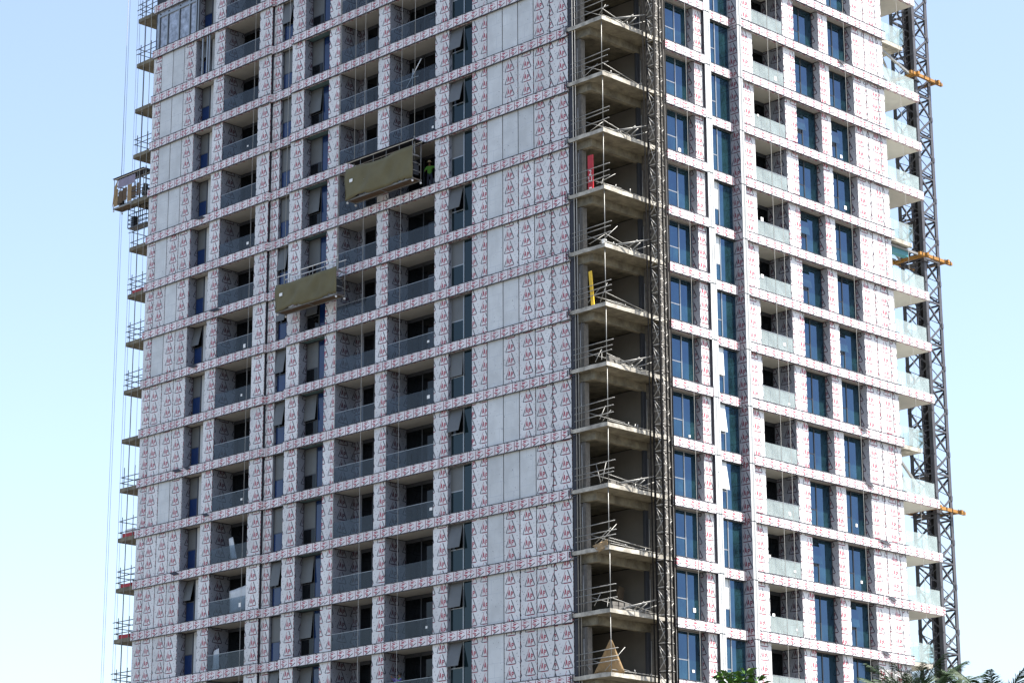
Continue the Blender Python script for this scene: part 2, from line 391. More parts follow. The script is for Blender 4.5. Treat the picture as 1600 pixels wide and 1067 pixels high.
# --- panels
plainL = {1: lambda k: k >= -4 and k not in (-3,), 2: lambda k: k >= -1 or k in (-3, -7)}
plainR = {1: lambda k: True, 2: lambda k: k in (1, 0, -2, -5, -8, 2, -7), 3: lambda k: k in (0, -2) or k == -8, 5: lambda k: k == 1}
uL = [uoff() for _ in range(20)]
uL2 = [-.48, 0, .1, -.05, .22, -.25]
for k in KS:
    z0, z1 = zk(k)+T+.045, zk(k)+H-.012
    for i in range(4):
        a0, a1 = L_JOINT[i], L_JOINT[i+1]
        if not LF.see(a0, k): continue
        if k >= 3: continue
        m = 'plain' if i in plainL and plainL[i](k) else 'film'
        LF.box('wall_panel', a0+G, a1-G, WL, WL+.04, z0, z1, m, uo=uL[i])
    for i in range(6):
        a0, a1 = L_JOINT2[i], L_JOINT2[i+1]
        if not LF.see(a1, k): continue
        m = 'plain' if i in plainR and plainR[i](k) else 'film'
        LF.box('wall_panel', a0+(G if i else 0), a1-G, WL, WL+.04, z0, z1, m, uo=uL2[i])
    for i in range(3):
        a0, a1 = R_JOINT[i], R_JOINT[i+1]
        if RF.see(a0, k): RF.box('wall_panel', a0+(G if i else 0), a1-G, WR, WR+.04, z0, z1, 'film', uo=(.25, -.18, .45)[i])
    for j, (kd, a0, a1, d0, d1) in enumerate(L_SOL):
        if LF.see(a0, k): LF.box('pier_panel', a0, a1, d0, d0+.042, z0, z1, 'film', uo=(-.12, -.1, 0, -.1, -.45, -.2, -.2)[j])
    for j, (kd, a0, a1, d0, d1) in enumerate(R_SOL):
        if RF.see(a0, k): RF.box('pier_panel', a0, a1, d0, d0+.042, z0 if kd != 'fin' else z0-T-.025, z1, 'film' if kd == 'pier' else 'plain', uo=(.1, 0, 0, .1, -.3, .25)[j])
    # reveals: the return faces of the openings that look toward the camera (and the opposite jambs)
    def reveal(F, a, side, d0, d1, uo=0., m='film', zlow=0.):
        nm = 'reveal_panel' if (side > 0) != F.r else 'jamb_panel'
        if not F.see(a, k): return
        t = .042
        a0, a1 = (a-t+.002, a+.002) if side > 0 else (a-.002, a+t-.002)
        F.box(nm, a0, a1, d0+.046, d1, z0-zlow, z1, m, uo=uo)
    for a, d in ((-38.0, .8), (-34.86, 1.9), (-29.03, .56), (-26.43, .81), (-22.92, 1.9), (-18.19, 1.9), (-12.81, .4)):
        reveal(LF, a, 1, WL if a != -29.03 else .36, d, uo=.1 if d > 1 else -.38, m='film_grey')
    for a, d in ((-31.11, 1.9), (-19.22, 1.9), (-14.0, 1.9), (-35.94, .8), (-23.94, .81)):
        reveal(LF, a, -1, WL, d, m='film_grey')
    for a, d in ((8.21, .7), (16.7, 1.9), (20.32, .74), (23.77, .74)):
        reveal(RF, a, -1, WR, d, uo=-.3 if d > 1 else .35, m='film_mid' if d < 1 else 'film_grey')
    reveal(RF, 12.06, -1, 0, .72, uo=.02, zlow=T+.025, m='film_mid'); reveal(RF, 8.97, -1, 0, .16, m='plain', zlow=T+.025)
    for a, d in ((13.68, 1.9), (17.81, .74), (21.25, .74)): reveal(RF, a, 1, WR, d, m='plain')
    if LF.see(-36.5, k): LF.box('pier_panel', -37.05, -35.98, .79, .86, z0, z1, 'plain')

# --- bands
LB = [-42.83, -38.9, -34.2, -29.72, None, -27.62, -23.4, -18.7, -13.4, -10.77, -6.9, -2.80]
RB = [5.35, 7.1, 8.95, None, 12.46, 15.2, 18.2, 21.2, 24.3, 27.15]
NOBALC = (2, -2, -6, -10)
for k in range(-13, 6):
    z0, z1 = zk(k), zk(k)+T
    for A, F in ((LB, LF), (RB, RF)):
        for a0, a1 in zip(A[:-1], A[1:]):
            if a0 is None or a1 is None or not F.see(a0, k-.5): continue
            F.box('band_panel', a0+.004, a1-.004, random.uniform(0, .012), .27, z0, z1, 'band', uo=0)
    if LF.see(-28.5, k-.5): LF.box('band_panel', -29.70, -27.62, .21, .33, z0, z1, 'band')
    if RF.see(10.5, k-.5): RF.box('band_panel', 9.52, 12.04, .52, .62, z0, z1, 'band')
    for a0, a1 in ((8.97, 9.5), (12.06, 12.42)):   # joints and clips of the vertical fins
        if RF.see(a0, k-.5): RF.box('fin_clip', a0-.01, a1+.01, -.012, .02, z0+.01, z0+.04, 'aludark')
    if RF.see(28.5, k-.5):
        if k in NOBALC: 
            RF.box('side_slab', 27.04, 29.7, .5, 5.5, z0+.1, z0+.36, 'concrete2')
        else:
            RF.box('band_panel', 27.15, 30.6, 0.006, .2, z0, z1, 'band')
            RF.box('side_slab', 27.04, 30.58, .2, 5.5, z0+.02, z0+.4, 'soffit_white')
    if k in (1, -2): RF.box('edge_sheet', 27.3, 29.8, .9, 1.3, z0-.45, z0-.02, 'teal') if k == -2 else None

for k in range(-13, 6):      # dark gaskets on band tops; lower strips stand in for the underside's shade
    for F, runs in ((LF, ((-42.83, -29.72, 0), (-29.70, -27.64, .21), (-27.62, -2.80, 0))), (RF, ((5.35, 8.95, 0), (9.52, 12.04, .52), (12.46, 27.15, 0)))):
        for a0, a1, d in runs:
            if F.see((a0+a1)/2, k-.5, 260):
                F.box('gasket_shade_strip', a0, a1, d-.012, d+.03, zk(k)+T+.002, zk(k)+T+.036, 'backing'); F.box('gasket_shade_strip', a0, a1, d+.005, d+.1, zk(k)-.035, zk(k)-.002, 'aludark')

# --- floor slabs behind bands with painted soffits
for k in range(-13, 6):
    z0 = zk(k)
    if not (vis((-20, 0, z0), 260) or vis((0, 27, z0), 260) or vis((-42, 0, z0), 260)): continue
    bx('floor_slab', tower, -42.3, -6.45, .30, 2.04, z0+.12, z0+.40, 'concrete')
    bx('floor_slab', tower, -2.04, -.30, 5.4, 9.45, z0+.12, z0+.40, 'concrete'); bx('floor_slab', tower, -2.04, -.64, 9.45, 12.1, z0+.12, z0+.40, 'concrete'); bx('floor_slab', tower, -2.04, -.30, 12.1, 26.55, z0+.12, z0+.40, 'concrete')
    for a0, a1, d1, m in ((-38.0, -35.94, .85, 'soffit'), (-34.86, -31.11, 2.02, 'soffit'), (-29.85, -27.66, .6, 'soffit'), (-26.43, -23.94, .86, 'soffit_teal'), (-22.92, -19.22, 2.02, 'soffit'), (-18.19, -14.0, 2.02, 'soffit'), (-14.0, -10.77, .42, 'soffit_teal')):
        if LF.see(a0, k-.5): LF.box('soffit', a0, a1, .275, d1, z0+.03 if d1 > .3 else z0, z0+.115, m)
    for a0, a1, d1 in ((5.35, 8.21, .76), (9.5, 12.06, .76), (13.68, 16.7, 2.02), (17.81, 20.32, .78), (21.25, 23.77, .78)):
        if RF.see(a0, k-.5): RF.box('soffit', a0, a1, .275 if a0 != 9.5 else .625, d1, z0+.03, z0+.115, 'soffit')
    if LF.see(-12, k-.5) and k > -12:      # open soffit framing over the window beside the big wall
        m = MB()
        for q in range(3): m.box(-13.6+q*1.05, -13.54+q*1.05, .28, .42, -.045, .01)
        m.box(-14.0, -10.8, .40, .44, -.05, -.01); m.box(-12.8, -10.8, .275, .30, -.05, -.02)
        m.build('soffit_rail', 'alu', tower, (0, 0, z0+.02))

# --- windows
def window(F, a0, a1, d, z0, z1, mull, trans, cfg, open_=0., frame='alu', gl=('glass_teal',)*3):
    """frame with one mullion and a transom in the left light; panes: upper sash, lower light, tall light"""
    key = ('win', F.r, round(a1-a0, 3), round(z1-z0, 3), round(mull-a0, 3), trans, frame)
    w_, h_ = a1-a0, z1-z0; mu = mull-a0; t = .055
    loc = F.w(a0, d, z0)
    def P(a, dd, z):  return (-dd, a, z) if F.r else (a, dd, z)
    if key not in MESH:
        m = MB()
        def fb(a, b, c, e, y0=-.03, y1=.06):
            p, q = P(a, y0, c), P(b, y1, e)
            m.box(min(p[0], q[0]), max(p[0], q[0]), min(p[1], q[1]), max(p[1], q[1]), c, e)
        fb(0, t, 0, h_); fb(w_-t, w_, 0, h_); fb(t, w_-t, 0, t); fb(t, w_-t, h_-t, h_)
        fb(mu-.04, mu+.04, t, h_-t, -.045, .05); fb(t, mu-.04, trans-.03, trans+.03, -.025, .05)
        MESH[key] = m.mesh('window_frame', [frame])
    fr = new_obj('window', MESH[key], tower, loc)
    def pane(name, a, b, c, e, mm, tilt=0.):
        dims = (b-a, .02, e-c)
        me = boxmesh(dims[1] if F.r else dims[0], dims[0] if F.r else dims[1], dims[2], mm)
        if not tilt:
            cx = F.w(a0+(a+b)/2, d, z0+(c+e)/2); return new_obj(name, me, fr, cx)
        mid = Vector(F.w(a0+(a+b)/2, d-.05-math.sin(tilt)*(e-c)/2, z0+e-math.cos(tilt)*(e-c)/2))
        o = new_obj(name, me, fr, mid)
        o.rotation_euler = (0, -tilt, 0) if F.r else (-tilt, 0, 0)
        return o
    pane('sash_pane' if open_ else 'pane', t, mu-.04, trans+.03, h_-t, gl[0], open_)
    if open_:
        pane('pane', t, mu-.04, trans+.03, h_-t, 'glass_dark')
    pane('pane', t, mu-.04, t, trans-.03, gl[1]); pane('pane', mu+.04, w_-t, t, h_-t, gl[2])
    return fr
rw = random.Random(11)
for k in KS:
    z0, z1 = zk(k)+T, zk(k)+H
    if LF.see(-37, k): window(LF, -38.0, -37.05, .8, z0, z1, -37.12, 1.45, 0, rw.choice((0, 0, 0, .22, 0)), 'aludark', ('screen', 'glass_film_blue', 'glass_dark'))
    if LF.see(-28, k): window(LF, -29.0, -27.5, .56, z0, z1, -28.05, 1.25, 0, rw.choice((0, 0, .16)), 'aludark', ('screen', 'glass_film_blue', 'glass_film_blue'))
    if LF.see(-25, k): window(LF, -26.42, -23.94, .81, z0, z1, -25.25, 1.15, 0, rw.choice((0, 0, .1)), 'aludark', ('screen', 'glass_dark', 'glass_film_blue'))
    if LF.see(-12, k): window(LF, -12.8, -10.76, .40, z0, z1, -11.69, 1.35, 0, {0: .22, -1: .24, -3: .25, -4: 0, -6: .06, -7: .26, -9: .2, -10: .16, -11: .26, -2: 0}.get(k, 0), 'alu', ('screen', 'glass_teal', 'glass_teal'))
    if RF.see(6.5, k): window(RF, 5.36, 8.21, .7, z0, z1, 7.01, 1.25, 0, 0, 'alu', ('glass_blue', 'glass_blue', 'glass_blue'))
    if RF.see(11, k): 
        op = {-6: .05, -7: .12, -8: .14}.get(k, 0)
        window(RF, 9.5, 12.06, .75, z0, z1, 10.75, 1.1, 0, op, 'alu', ('sash_sunlit' if op or k in (-3, -4, -10) else 'glass_blue', 'glass_blue', 'glass_blue'))
    if RF.see(19, k): window(RF, 17.81, 20.32, .74, z0, z1, 18.98, 1.2, 0, .2 if k in (-1, -3, -4, -9) else 0, 'aludark', ('glass_blue',)*3)
    if RF.see(22, k): window(RF, 21.25, 23.77, .74, z0, z1, 22.36, 1.2, 0, .2 if k in (-1, -5, -10) else 0, 'aludark', ('glass_blue',)*3)

# --- balconies
def balcony(F, a0, a1, k, W, glass, backwall):
    if not F.see((a0+a1)/2, k): return
    z0, z1 = zk(k)+.40, zk(k)+H+.03
    D = 1.85
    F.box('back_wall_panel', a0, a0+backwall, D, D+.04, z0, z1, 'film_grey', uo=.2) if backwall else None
    # sliding glazing: frame then three leaves
    g0 = a0+backwall; w_ = a1-g0
    m = MB()
    def fb(a, b, c, e, y0, y1):
        p, q = (F.w(a, y0, c), F.w(b, y1, e))
        m.box(min(p[0], q[0]), max(p[0], q[0]), min(p[1], q[1]), max(p[1], q[1]), c, e)
    hh = z1-z0
    key = ('door', F.r, round(w_, 3))
    if key not in MESH:
        n = 3
        for i in range(n+1):
            a = w_*i/n; fb(max(0, a-.035), min(w_, a+.035), 0, hh, -.03, .05)
        fb(0, w_, hh-.22, hh, -.03, .05); fb(0, w_, 0, .09, -.04, .05)
        MESH[key] = m.mesh('door_frame', ['aludark' if not F.r else 'aludark'])
    fr = new_obj('balcony_door', MESH[key], tower, F.w(g0, D, z0))
    for i in range(3):
        F.box('pane', g0+w_*i/3+.035, g0+w_*(i+1)/3-.035, D+.005, D+.02, z0+.09, z1-.22, 'glass_dark', fr)
    F.box('balcony_floor', a0, a1, .3, D, z0+.003, z0+.03, 'soffit')
    # glass balustrade panes standing behind the band
    n = 3 if a1-a0 > 3.5 else 2; b0 = W+.03
    if not (k == -2 and a0 == -18.19) and (k*7+int(a0)) % 3: F.box('balustrade_edge', a0+.03, a1-.03, b0-.004, b0+.024, zk(k)+T+1.022, zk(k)+T+1.05, 'alu')
    ck = ('clamps', F.r, round(a1-a0, 3))
    if ck not in MESH:
        cm = MB()
        for q in range(2*n):
            ac = .2+(a1-a0-.4)*q/(2*n-1); p, q2 = F.w(ac-.04, -.02, 0), F.w(ac+.04, .04, .07)
            cm.box(min(p[0], q2[0]), max(p[0], q2[0]), min(p[1], q2[1]), max(p[1], q2[1]), 0, .07)
        MESH[ck] = cm.mesh('clamps', ['alu'])
    new_obj('glass_clamps', MESH[ck], tower, F.w(a0, b0, zk(k)+T))
    for i in range(n if not (k == -2 and a0 == -18.19) else 0):
        F.box('balustrade_pane', a0+.03+(a1-a0-.06)*i/n+.01, a0+.03+(a1-a0-.06)*(i+1)/n-.01, b0, b0+.018, zk(k)+T-.1, zk(k)+T+1.02, glass)
for k in KS:
    balcony(LF, -34.86, -31.11, k, WL, 'bal_shaded', 0)
    balcony(LF, -22.92, -19.22, k, WL, 'bal_shaded', .75)
    balcony(LF, -18.19, -14.0, k, WL, 'bal_shaded', 0)
    balcony(RF, 13.68, 16.7, k, WR, 'bal_sunlit', 0)
    if RF.see(28.5, k):
        e = 30.45 if k not in NOBALC else 29.6
        for i in range(2):
            RF.box('balustrade_pane', 27.12+(e-27.12)*i/2+.015, 27.12+(e-27.12)*(i+1)/2-.015, .24 if k not in NOBALC else .55, .26 if k not in NOBALC else .57, zk(k)+T-.12, zk(k)+T+1.05, 'bal_sunlit')
        bx('balustrade_pane', tower, -5.3, -.3, e-.03, e-.01, zk(k)+T-.12, zk(k)+T+1.05, 'bal_sunlit')

# --- unfinished foil wall at the top left
z0 = zk(3)+T
LF.box('insulation_sheet', -42.6, -38.1, .17, .19, z0, z0+2.86, 'foil')
for a in (-42.35, -41.4, -40.1, -38.9, -38.15, -37.9): LF.box('stud', a, a+.10, .1, .17, z0, z0+2.7, 'alu'); LF.box('stud', a+.11, a+.16, .12, .168, z0, z0+2.7, 'aludark')
LF.box('top_rail', -42.4, -38.1, .09, .17, z0+2.4, z0+2.55, 'alu')
z0 = zk(2)+T
for a in (-37.3, -36.8, -36.55): LF.box('stud', a, a+.11, .1, .2, z0, z0+2.85, 'alu')

# --- open concrete corner
for k in range(-13, 4):
    zb = zk(k)+.19; zt = zk(k)+.42
    if not vis((0, 0, zt+1), 150): continue
    rs = random.Random(100+k)
    # slab: cantilevered plate with chipped, uneven edges
    m = MB()
    outer = []
    pts = [(-2.78, .02), (0, 0), (0, 5.05)]
    for (p, q, n) in ((pts[0], pts[1], 7), (pts[1], pts[2], 13)):
        for i in range(n):
            t = i/n; j = rs.uniform(-.03, .02)
            outer.append((p[0]+(q[0]-p[0])*t + (0 if p[1] != q[1] and i == 0 else (j if p[0] == q[0] else 0)), p[1]+(q[1]-p[1])*t + (j if p[1] == 0.02 else 0)))
    outer.append((0, 5.05))
    inner = [(-6.3, 5.05), (-6.3, .02+.5), (-2.78, .52)]
    poly = outer+inner
    n = len(poly); b = len(m.v)
    m.v += [(x, y, zt + (rs.uniform(-.02, .012) if i < len(outer) else 0)) for i, (x, y) in enumerate(poly)] + [(x, y, zb) for x, y in poly]
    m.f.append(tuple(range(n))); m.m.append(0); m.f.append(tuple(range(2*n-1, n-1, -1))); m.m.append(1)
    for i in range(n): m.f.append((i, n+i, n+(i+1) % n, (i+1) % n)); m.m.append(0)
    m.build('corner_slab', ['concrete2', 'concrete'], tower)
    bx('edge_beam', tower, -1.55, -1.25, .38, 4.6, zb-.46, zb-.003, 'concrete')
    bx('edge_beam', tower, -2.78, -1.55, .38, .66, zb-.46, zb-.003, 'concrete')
    # column, block wall, room walls of the storey standing on this slab
    ztop = zk(k+1)+.15
    bx('column', tower, -2.76, -2.05, .40, .75, zt, ztop-.463, 'block')
    # block wall laid in courses
    nb = 0
    hb = (ztop-.005-zt)/14
    for r_ in range(14):
        o_ = .32 if r_ % 2 else 0
        xs = [-1.5, -1.18+o_*.5, -.78+o_*.5, -.38+o_*.5, -.02]
        for i in range(4):
            if k % 2 == 0 or True:
                pass
    bx('block_wall', tower, -1.5, -.02, 4.63, 5.05, zt, ztop-.003, 'block')
    bx('room_wall', tower, -6.38, -6.2, .55, 6.1, zt, ztop, 'plaster')
    bx('room_wall', tower, -6.2, -1.5, 5.06, 5.25, zt, ztop, 'plaster')
    bx('trim_panel', tower, -.20, -.02, 5.07, 5.34, zt, ztop-.3, 'block')
    bx('doorway_panel', tower, -6.19, -6.16, 1.0 if k % 2 else 1.6, 2.0 if k % 2 else 2.6, zt, zt+2.15, 'backing')
    bx('window_lining', tower, -1.42, -1.28, 4.30, 4.60, zt, zb+H-.47, 'aludark')
# blocks: the visible course joints of the wall beside the hoist, one by one
for k in range(-12, 2):
    zt = zk(k)+.42; ztop = zk(k+1)+.15
    if not vis((0, 4.6, zt+1.5), 40): continue
    nr = 7; hb = (ztop-.02-zt)/nr
    for r_ in range(nr):
        xs = [-1.48, -.74, -.03] if r_ % 2 else [-1.48, -1.1, -.38, -.03]
        for xa, xb in zip(xs[:-1], xs[1:]):
            bx('block', tower, xa+.012, xb-.012, 4.595+random.uniform(0, .02), 4.628, zt+r_*hb+.012, zt+(r_+1)*hb-.012, 'block')
# dark strip stands in for the recess's shade beside the corner; duct and risers
bx('recess_shade_strip', tower, -2.79, -2.74, .16, .50, zlo, zhi, 'backing')
bx('riser_duct', tower, -2.72, -2.52, .12, .34, zlo, zhi, 'backing')
pipe('riser_pipe', tower, (-2.42, .10, zlo), (-2.42, .10, zhi), .034, 'steel')
pipe('riser_pipe', tower, (-2.24, .12, zlo), (-2.24, .12, zhi), .03, 'steel')
for k in range(-12, 2):
    z = zk(k)
    if not vis((-2.7, 0, z), 40): continue
    m = MB(); m.box(-.13, .02, -.05, .12, .16, .2); m.box(-.13, -.09, -.05, .0, .2, .5); m.box(-.13, .16, -.03, .01, .5, .54); m.box(.02, .3, .02, .06, .05, .09)
    m.box(-.3, -.26, -.02, .02, .1, .45)
    m.build('cladding_bracket', 'aludark', tower, (-2.66, -.04, z))

# --- left end slabs
for k in range(-13, 6):
    z0 = zk(k)
    if not vis((-44, .3, z0), 100): continue
    m = MB(); n = 7
    pl = [(-42.86, .32), ]
    for i in range(n+1):
        t = math.pi/2*i/n; pl.append((-45.02-.16*math.sin(t), .48-.16*math.cos(t)))
    pl += [(-45.18, 6), (-42.86, 6)]
    q = len(pl)
    m.v = [(x, y, z0+.34) for x, y in pl]+[(x, y, z0+.08) for x, y in pl]
    m.f = [tuple(range(q-1, -1, -1)), tuple(range(q, 2*q))]+[(i, (i+1) % q, q+(i+1) % q, q+i) for i in range(q)]; m.m = [0]*(q+2)
    m.build('end_slab', 'concrete', tower)

for a, d in ((9.16, 0), (9.36, 0), (12.22, 0), (12.30, 0)):     # grooves and the gap beside the fins
    RF.box('fin_groove', a, a+.03, d-.008, d+.02, zlo, zhi, 'aludark')
RF.box('fin_groove', 12.425, 12.495, .05, .24, zlo, zhi, 'backing'); RF.box('fin_groove', 8.953, 8.968, .02, .24, zlo, zhi, 'backing')
# installation stickers left on some panes
rs = random.Random(77)
for k in range(-11, 2):
    for F, a, d, lo in ((RF, 13.9, WR+.02, 1.3), (RF, 15.9, WR+.02, .8), (LF, -14.5, WL+.02, .85), (LF, -32.0, WL+.02, .7), (RF, 7.3, .66, .9), (RF, 22.9, .70, 1.0)):
        if rs.random() < .4 and F.see(a, k, 20):
            w_ = rs.uniform(.14, .24); o_ = rs.uniform(-.2, .2); z = zk(k)+lo+rs.uniform(-.05, .3)
            F.box('sticker', a+o_, a+o_+w_, d-.004, d+.002, z, z+w_*rs.uniform(.7, 1.2), 'white')

# --- loose film flaps torn from the bands
flaps = [(LF, -36.8, -1), (LF, -38.4, -6), (LF, -37.3, -6), (LF, -35.2, -7), (LF, -38.3, -8), (LF, -34.9, -3), (RF, 22.3, 1), (RF, 22.9, -6), (RF, 23.3, -7), (RF, 24.6, -8), (RF, 25.1, -9), (RF, 24.2, -10), (LF, -37, -4)]
for F, a, k in flaps:
    rs = random.Random(int(a*10)+k); s = rs.uniform(.3, .6); z = zk(k)+T-.02
    m = MB(); P = lambda a_, d_, z_: F.w(a+a_, d_, z+z_)
    p = [P(-s*1.2, -.025, .02), P(-s*.3, -.02, .03), P(s*.5, -.03, .0), P(s*1.3, -.05, -.16), P(s*.1, -.09, -.2)]
    for i in range(1, 4): m.quad(p[0], p[i], p[i+1], mi=i % 2)
    for i in range(1, 4): m.quad(Vector(p[0])+Vector((.004, .004, -.006)), Vector(p[i+1])+Vector((.004, .004, -.006)), Vector(p[i])+Vector((.004, .004, -.006)), mi=0)
    m.build('torn_film', ['backing', 'backing'], tower)

# ------------------------------------------------------------------ guardrails
n = 0
for k in range(1, -13, -1):
    zt = zk(k)+.42
    if not vis((0, 0, zt+1), 30): continue
    n += 1; rs = random.Random(500+k)
    g = empty('corner_guardrail', (-.12, .12, zt))
    tag(g, 'galvanised pipe guardrail and prop on the open corner slab, %s from the top' % ORD[n], 'guardrail', 'pipe guardrails on the open corner slabs')
    px_ = -.14+rs.uniform(-.05, .05)
    pipe('prop', g, (px_, .14, zt-.02), (px_+rs.uniform(-.04, .04), .14, zk(k+1)+.19), .021, 'steel', 8)
    pipe('rail_post', g, (-2.1, .16, zt-.02), (-2.1, .16, zt+1.5+rs.uniform(0, 1.1)), .026, 'steel')
    pipe('rail_post', g, (-1.1, 4.45, zt-.02), (-1.1, 4.45, zt+2.2), .026, 'steel')
    for h in (.5, .85, 1.2):
        h += rs.uniform(-.07, .07)
        pipe('rail', g, (-2.6, .12, zt+h-.02), (.42+rs.uniform(-.1, .05), .08, zt+h+rs.uniform(-.03, .06)), .026, 'steel')
    if k % 4 != 1:
        pipe('rail', g, (-.1, .1, zt+.5+rs.uniform(-.1, .1)), (-.9, 4.5, zt+.35+rs.uniform(-.1, .1)), .024, 'steel')
    pipe('rail', g, (-.2, .3, zt+.16), (-.3, 4.4, zt+.14+rs.uniform(-.05, .05)), .022, 'steel')
    pipe('brace', g, (-1.5, .2, zt+.75), (-.15, 1.6, zt+.2), .02, 'steel')
    for q in range(2):
        xx = -rs.uniform(.3, 1.9); pipe('brace', g, (xx, .2, zt+rs.uniform(.1, .3)), (xx-rs.uniform(-.9, .9), rs.uniform(.3, 1.2), zt+rs.uniform(.7, 1.4)), .018, 'steel')
    pipe('hanging_cable', g, (-1.9, .05, zt+2.6), (-1.9+rs.uniform(-.1, .1), .05, zt-.3), .012, 'ropedark')
    for q in range(rs.randint(2, 5)):
        y = rs.uniform(.3, 3.5)
        pipe('loose_clip', g, (-.04, y, zt+.02), (-.02, y+rs.uniform(-.1, .1), zt+rs.uniform(.1, .28)), .03, 'steel')
n = 0
for k in range(5, -13, -1):
    z = zk(k)+.34
    if not vis((-44, .3, z+.5), 20): continue
    n += 1; rs = random.Random(800+k)
    g = empty('end_guardrail', (-44, .4, z))
    tag(g, 'dark pipe guardrail on the left end slab, %s from the top' % ORD[n], 'guardrail', 'pipe guardrails on the left end slabs')
    if k not in (2, -5):
        for h in (.42, .8, 1.18):
            if rs.random() < .12: continue
            pipe('rail', g, (-45.3+rs.uniform(-.15, .15), .45, z+h), (-42.9, .45, z+h+rs.uniform(-.04, .08)), .03, 'pipe')
            pipe('rail', g, (-45.0, .4, z+h-.05), (-45.0, 3.6, z+h-.03), .028, 'pipe')
        for x in (-44.9, -43.7): pipe('rail_post', g, (x, .5, z), (x, .5, z+1.45), .03, 'pipe')
    pipe('rail_post', g, (-44.6, .62, z), (-44.6, .62, z+H-.27), .035, 'pipe')
    if k in (-2, -8-0, -6-4, -9+1, -7, -9):
        bx('toe_board', g, -44.9, -43.1, .55, .60, z+.01, z+.30, 'red')
    if k == -7: bx('toe_board', g, -44.7, -43.6, .62, .66, z+.32, z+.6, 'white')

# ------------------------------------------------------------------ things standing on the corner slabs
k = -3; zt = zk(k)+.42
red = empty('red_board', (-1.35, .32, zt))
tag(red, 'narrow upright red board with white characters behind the corner guardrail', 'board')
bx('plank', red, -1.52, -1.12, .30, .36, zt+.005, zt+2.15, 'red')
def text(name, s, parent, loc, size, m):
    cu = bpy.data.curves.new(name, 'FONT'); cu.body = s; cu.size = size; cu.extrude = .004; cu.align_x = 'CENTER'; cu.resolution_u = 2
    tmp = bpy.data.objects.new('tmp', cu); C.objects.link(tmp)
    dg = bpy.context.evaluated_depsgraph_get(); me = bpy.data.meshes.new_from_object(tmp.evaluated_get(dg))
    bpy.data.objects.remove(tmp)
    me.materials.clear(); me.materials.append(MT[m])
    o = new_obj(name, me, parent, loc); o.rotation_euler = (R(90), 0, 0); return o
text('character', '2', red, (-1.32, .294, zt+.95), .46, 'white'); text('character', 'U', red, (-1.32, .294, zt+.58), .46, 'white')
bx('white_mark', red, -1.42, -1.22, .288, .298, zt+.16, zt+.23, 'white')
k = -5; zt = zk(k)+.42
yl = empty('yellow_plank', (-1.1, .3, zt))
tag(yl, 'yellow painted plank leaning upright at the open corner', 'plank')
o = bx('board', yl, -1.4, -1.18, .22, .28, zt+.01, zt+2.1, 'yellow2'); o.rotation_euler = (R(-1), R(-6), 0)
# wind-blown sheets
def sheet(name, label, pts, m, seed, th=.02):
    rs = random.Random(seed); me = MB(); A, B, Cc, D = [Vector(p) for p in pts]; n = 8
    for i in range(n+1):
        for j in range(n+1):
            u, v = i/n, j/n
            p = A.lerp(B, u).lerp(D.lerp(Cc, u), v)
            p += Vector((1, -1, 0)).normalized()*(.10*math.sin(u*7+seed)*v+.05*rs.uniform(-1, 1))
            me.v.append(tuple(p))
    for i in range(n):
        for j in range(n):
            a = i*(n+1)+j; me.f.append((a, a+1, a+n+2, a+n+1)); me.m.append(0)
    o = me.build(name, m, None, (0, 0, 0), True)
    so = o.modifiers.new('thickness', 'SOLIDIFY'); so.thickness = th
    return tag(o, label, 'sheet')
zt = zk(-11)+.42
sheet('tan_sheet', 'tan sheet tied to the prop like a sail on a low corner slab', [(-.14, .1, zt+1.75), (-.1, .2, zt+1.7), (.1, 1.0, zt+.02), (-1.5, .25, zt+.02)], 'tan', 3)
zt = zk(-9)+.42
sheet('crumpled_sheet', 'crumpled orange brown sheet draped over a corner slab edge', [(-1.3, .05, zt+.12), (-.2, .05, zt+.35), (-.1, -.04, zt-.1), (-.75, -.05, zt-.3)], 'tan', 5)
zt = zk(-10)+.42
pl = empty('leaning_board', (-3, 3.5, zt)); tag(pl, 'dark board leaning against the back wall of a corner room', 'board')
o = bx('board', pl, -3.0, -2.9, 3.6, 4.1, zt, zt+2.0, 'wood'); o.rotation_euler = (R(-14), 0, 0)

zt = zk(-8)+.42
sheet('plastic_sheet', 'milky plastic sheet hanging on a leftmost balcony, uppermost of three', [(-33.4, .5, zt+1.7), (-33.0, .5, zt+1.75), (-32.5, .45, zt+.3), (-33.1, .45, zt+.3)], 'plastic', 11)
zt = zk(-9)+.42
sheet('plastic_sheet', 'wide milky plastic sheet hanging on a leftmost balcony, middle of three', [(-33.2, .5, zt+1.7), (-31.4, .5, zt+1.9), (-31.5, .4, zt+.3), (-33.0, .4, zt+.2)], 'plastic', 12)
zt = zk(-10)+.42
sheet('plastic_sheet', 'milky plastic sheet on a leftmost balcony near the ground, lowest of three', [(-34.6, .5, zt+1.5), (-34.1, .5, zt+1.6), (-33.9, .4, zt+.2), (-34.6, .4, zt+.2)], 'plastic', 13)
zt = zk(0)+.43
pf = empty('pole_frame', (-16, .5, zt)); tag(pf, 'white poles crossed behind the glass of a wide upper balcony', 'frame')
pipe('pole', pf, (-17.3, .45, zt), (-15.6, .45, zt+2.0), .03, 'white'); pipe('pole', pf, (-17.9, .5, zt+1.0), (-15.9, .5, zt+.95), .025, 'white'); pipe('pole', pf, (-16.6, .6, zt), (-16.5, .6, zt+1.6), .025, 'white')
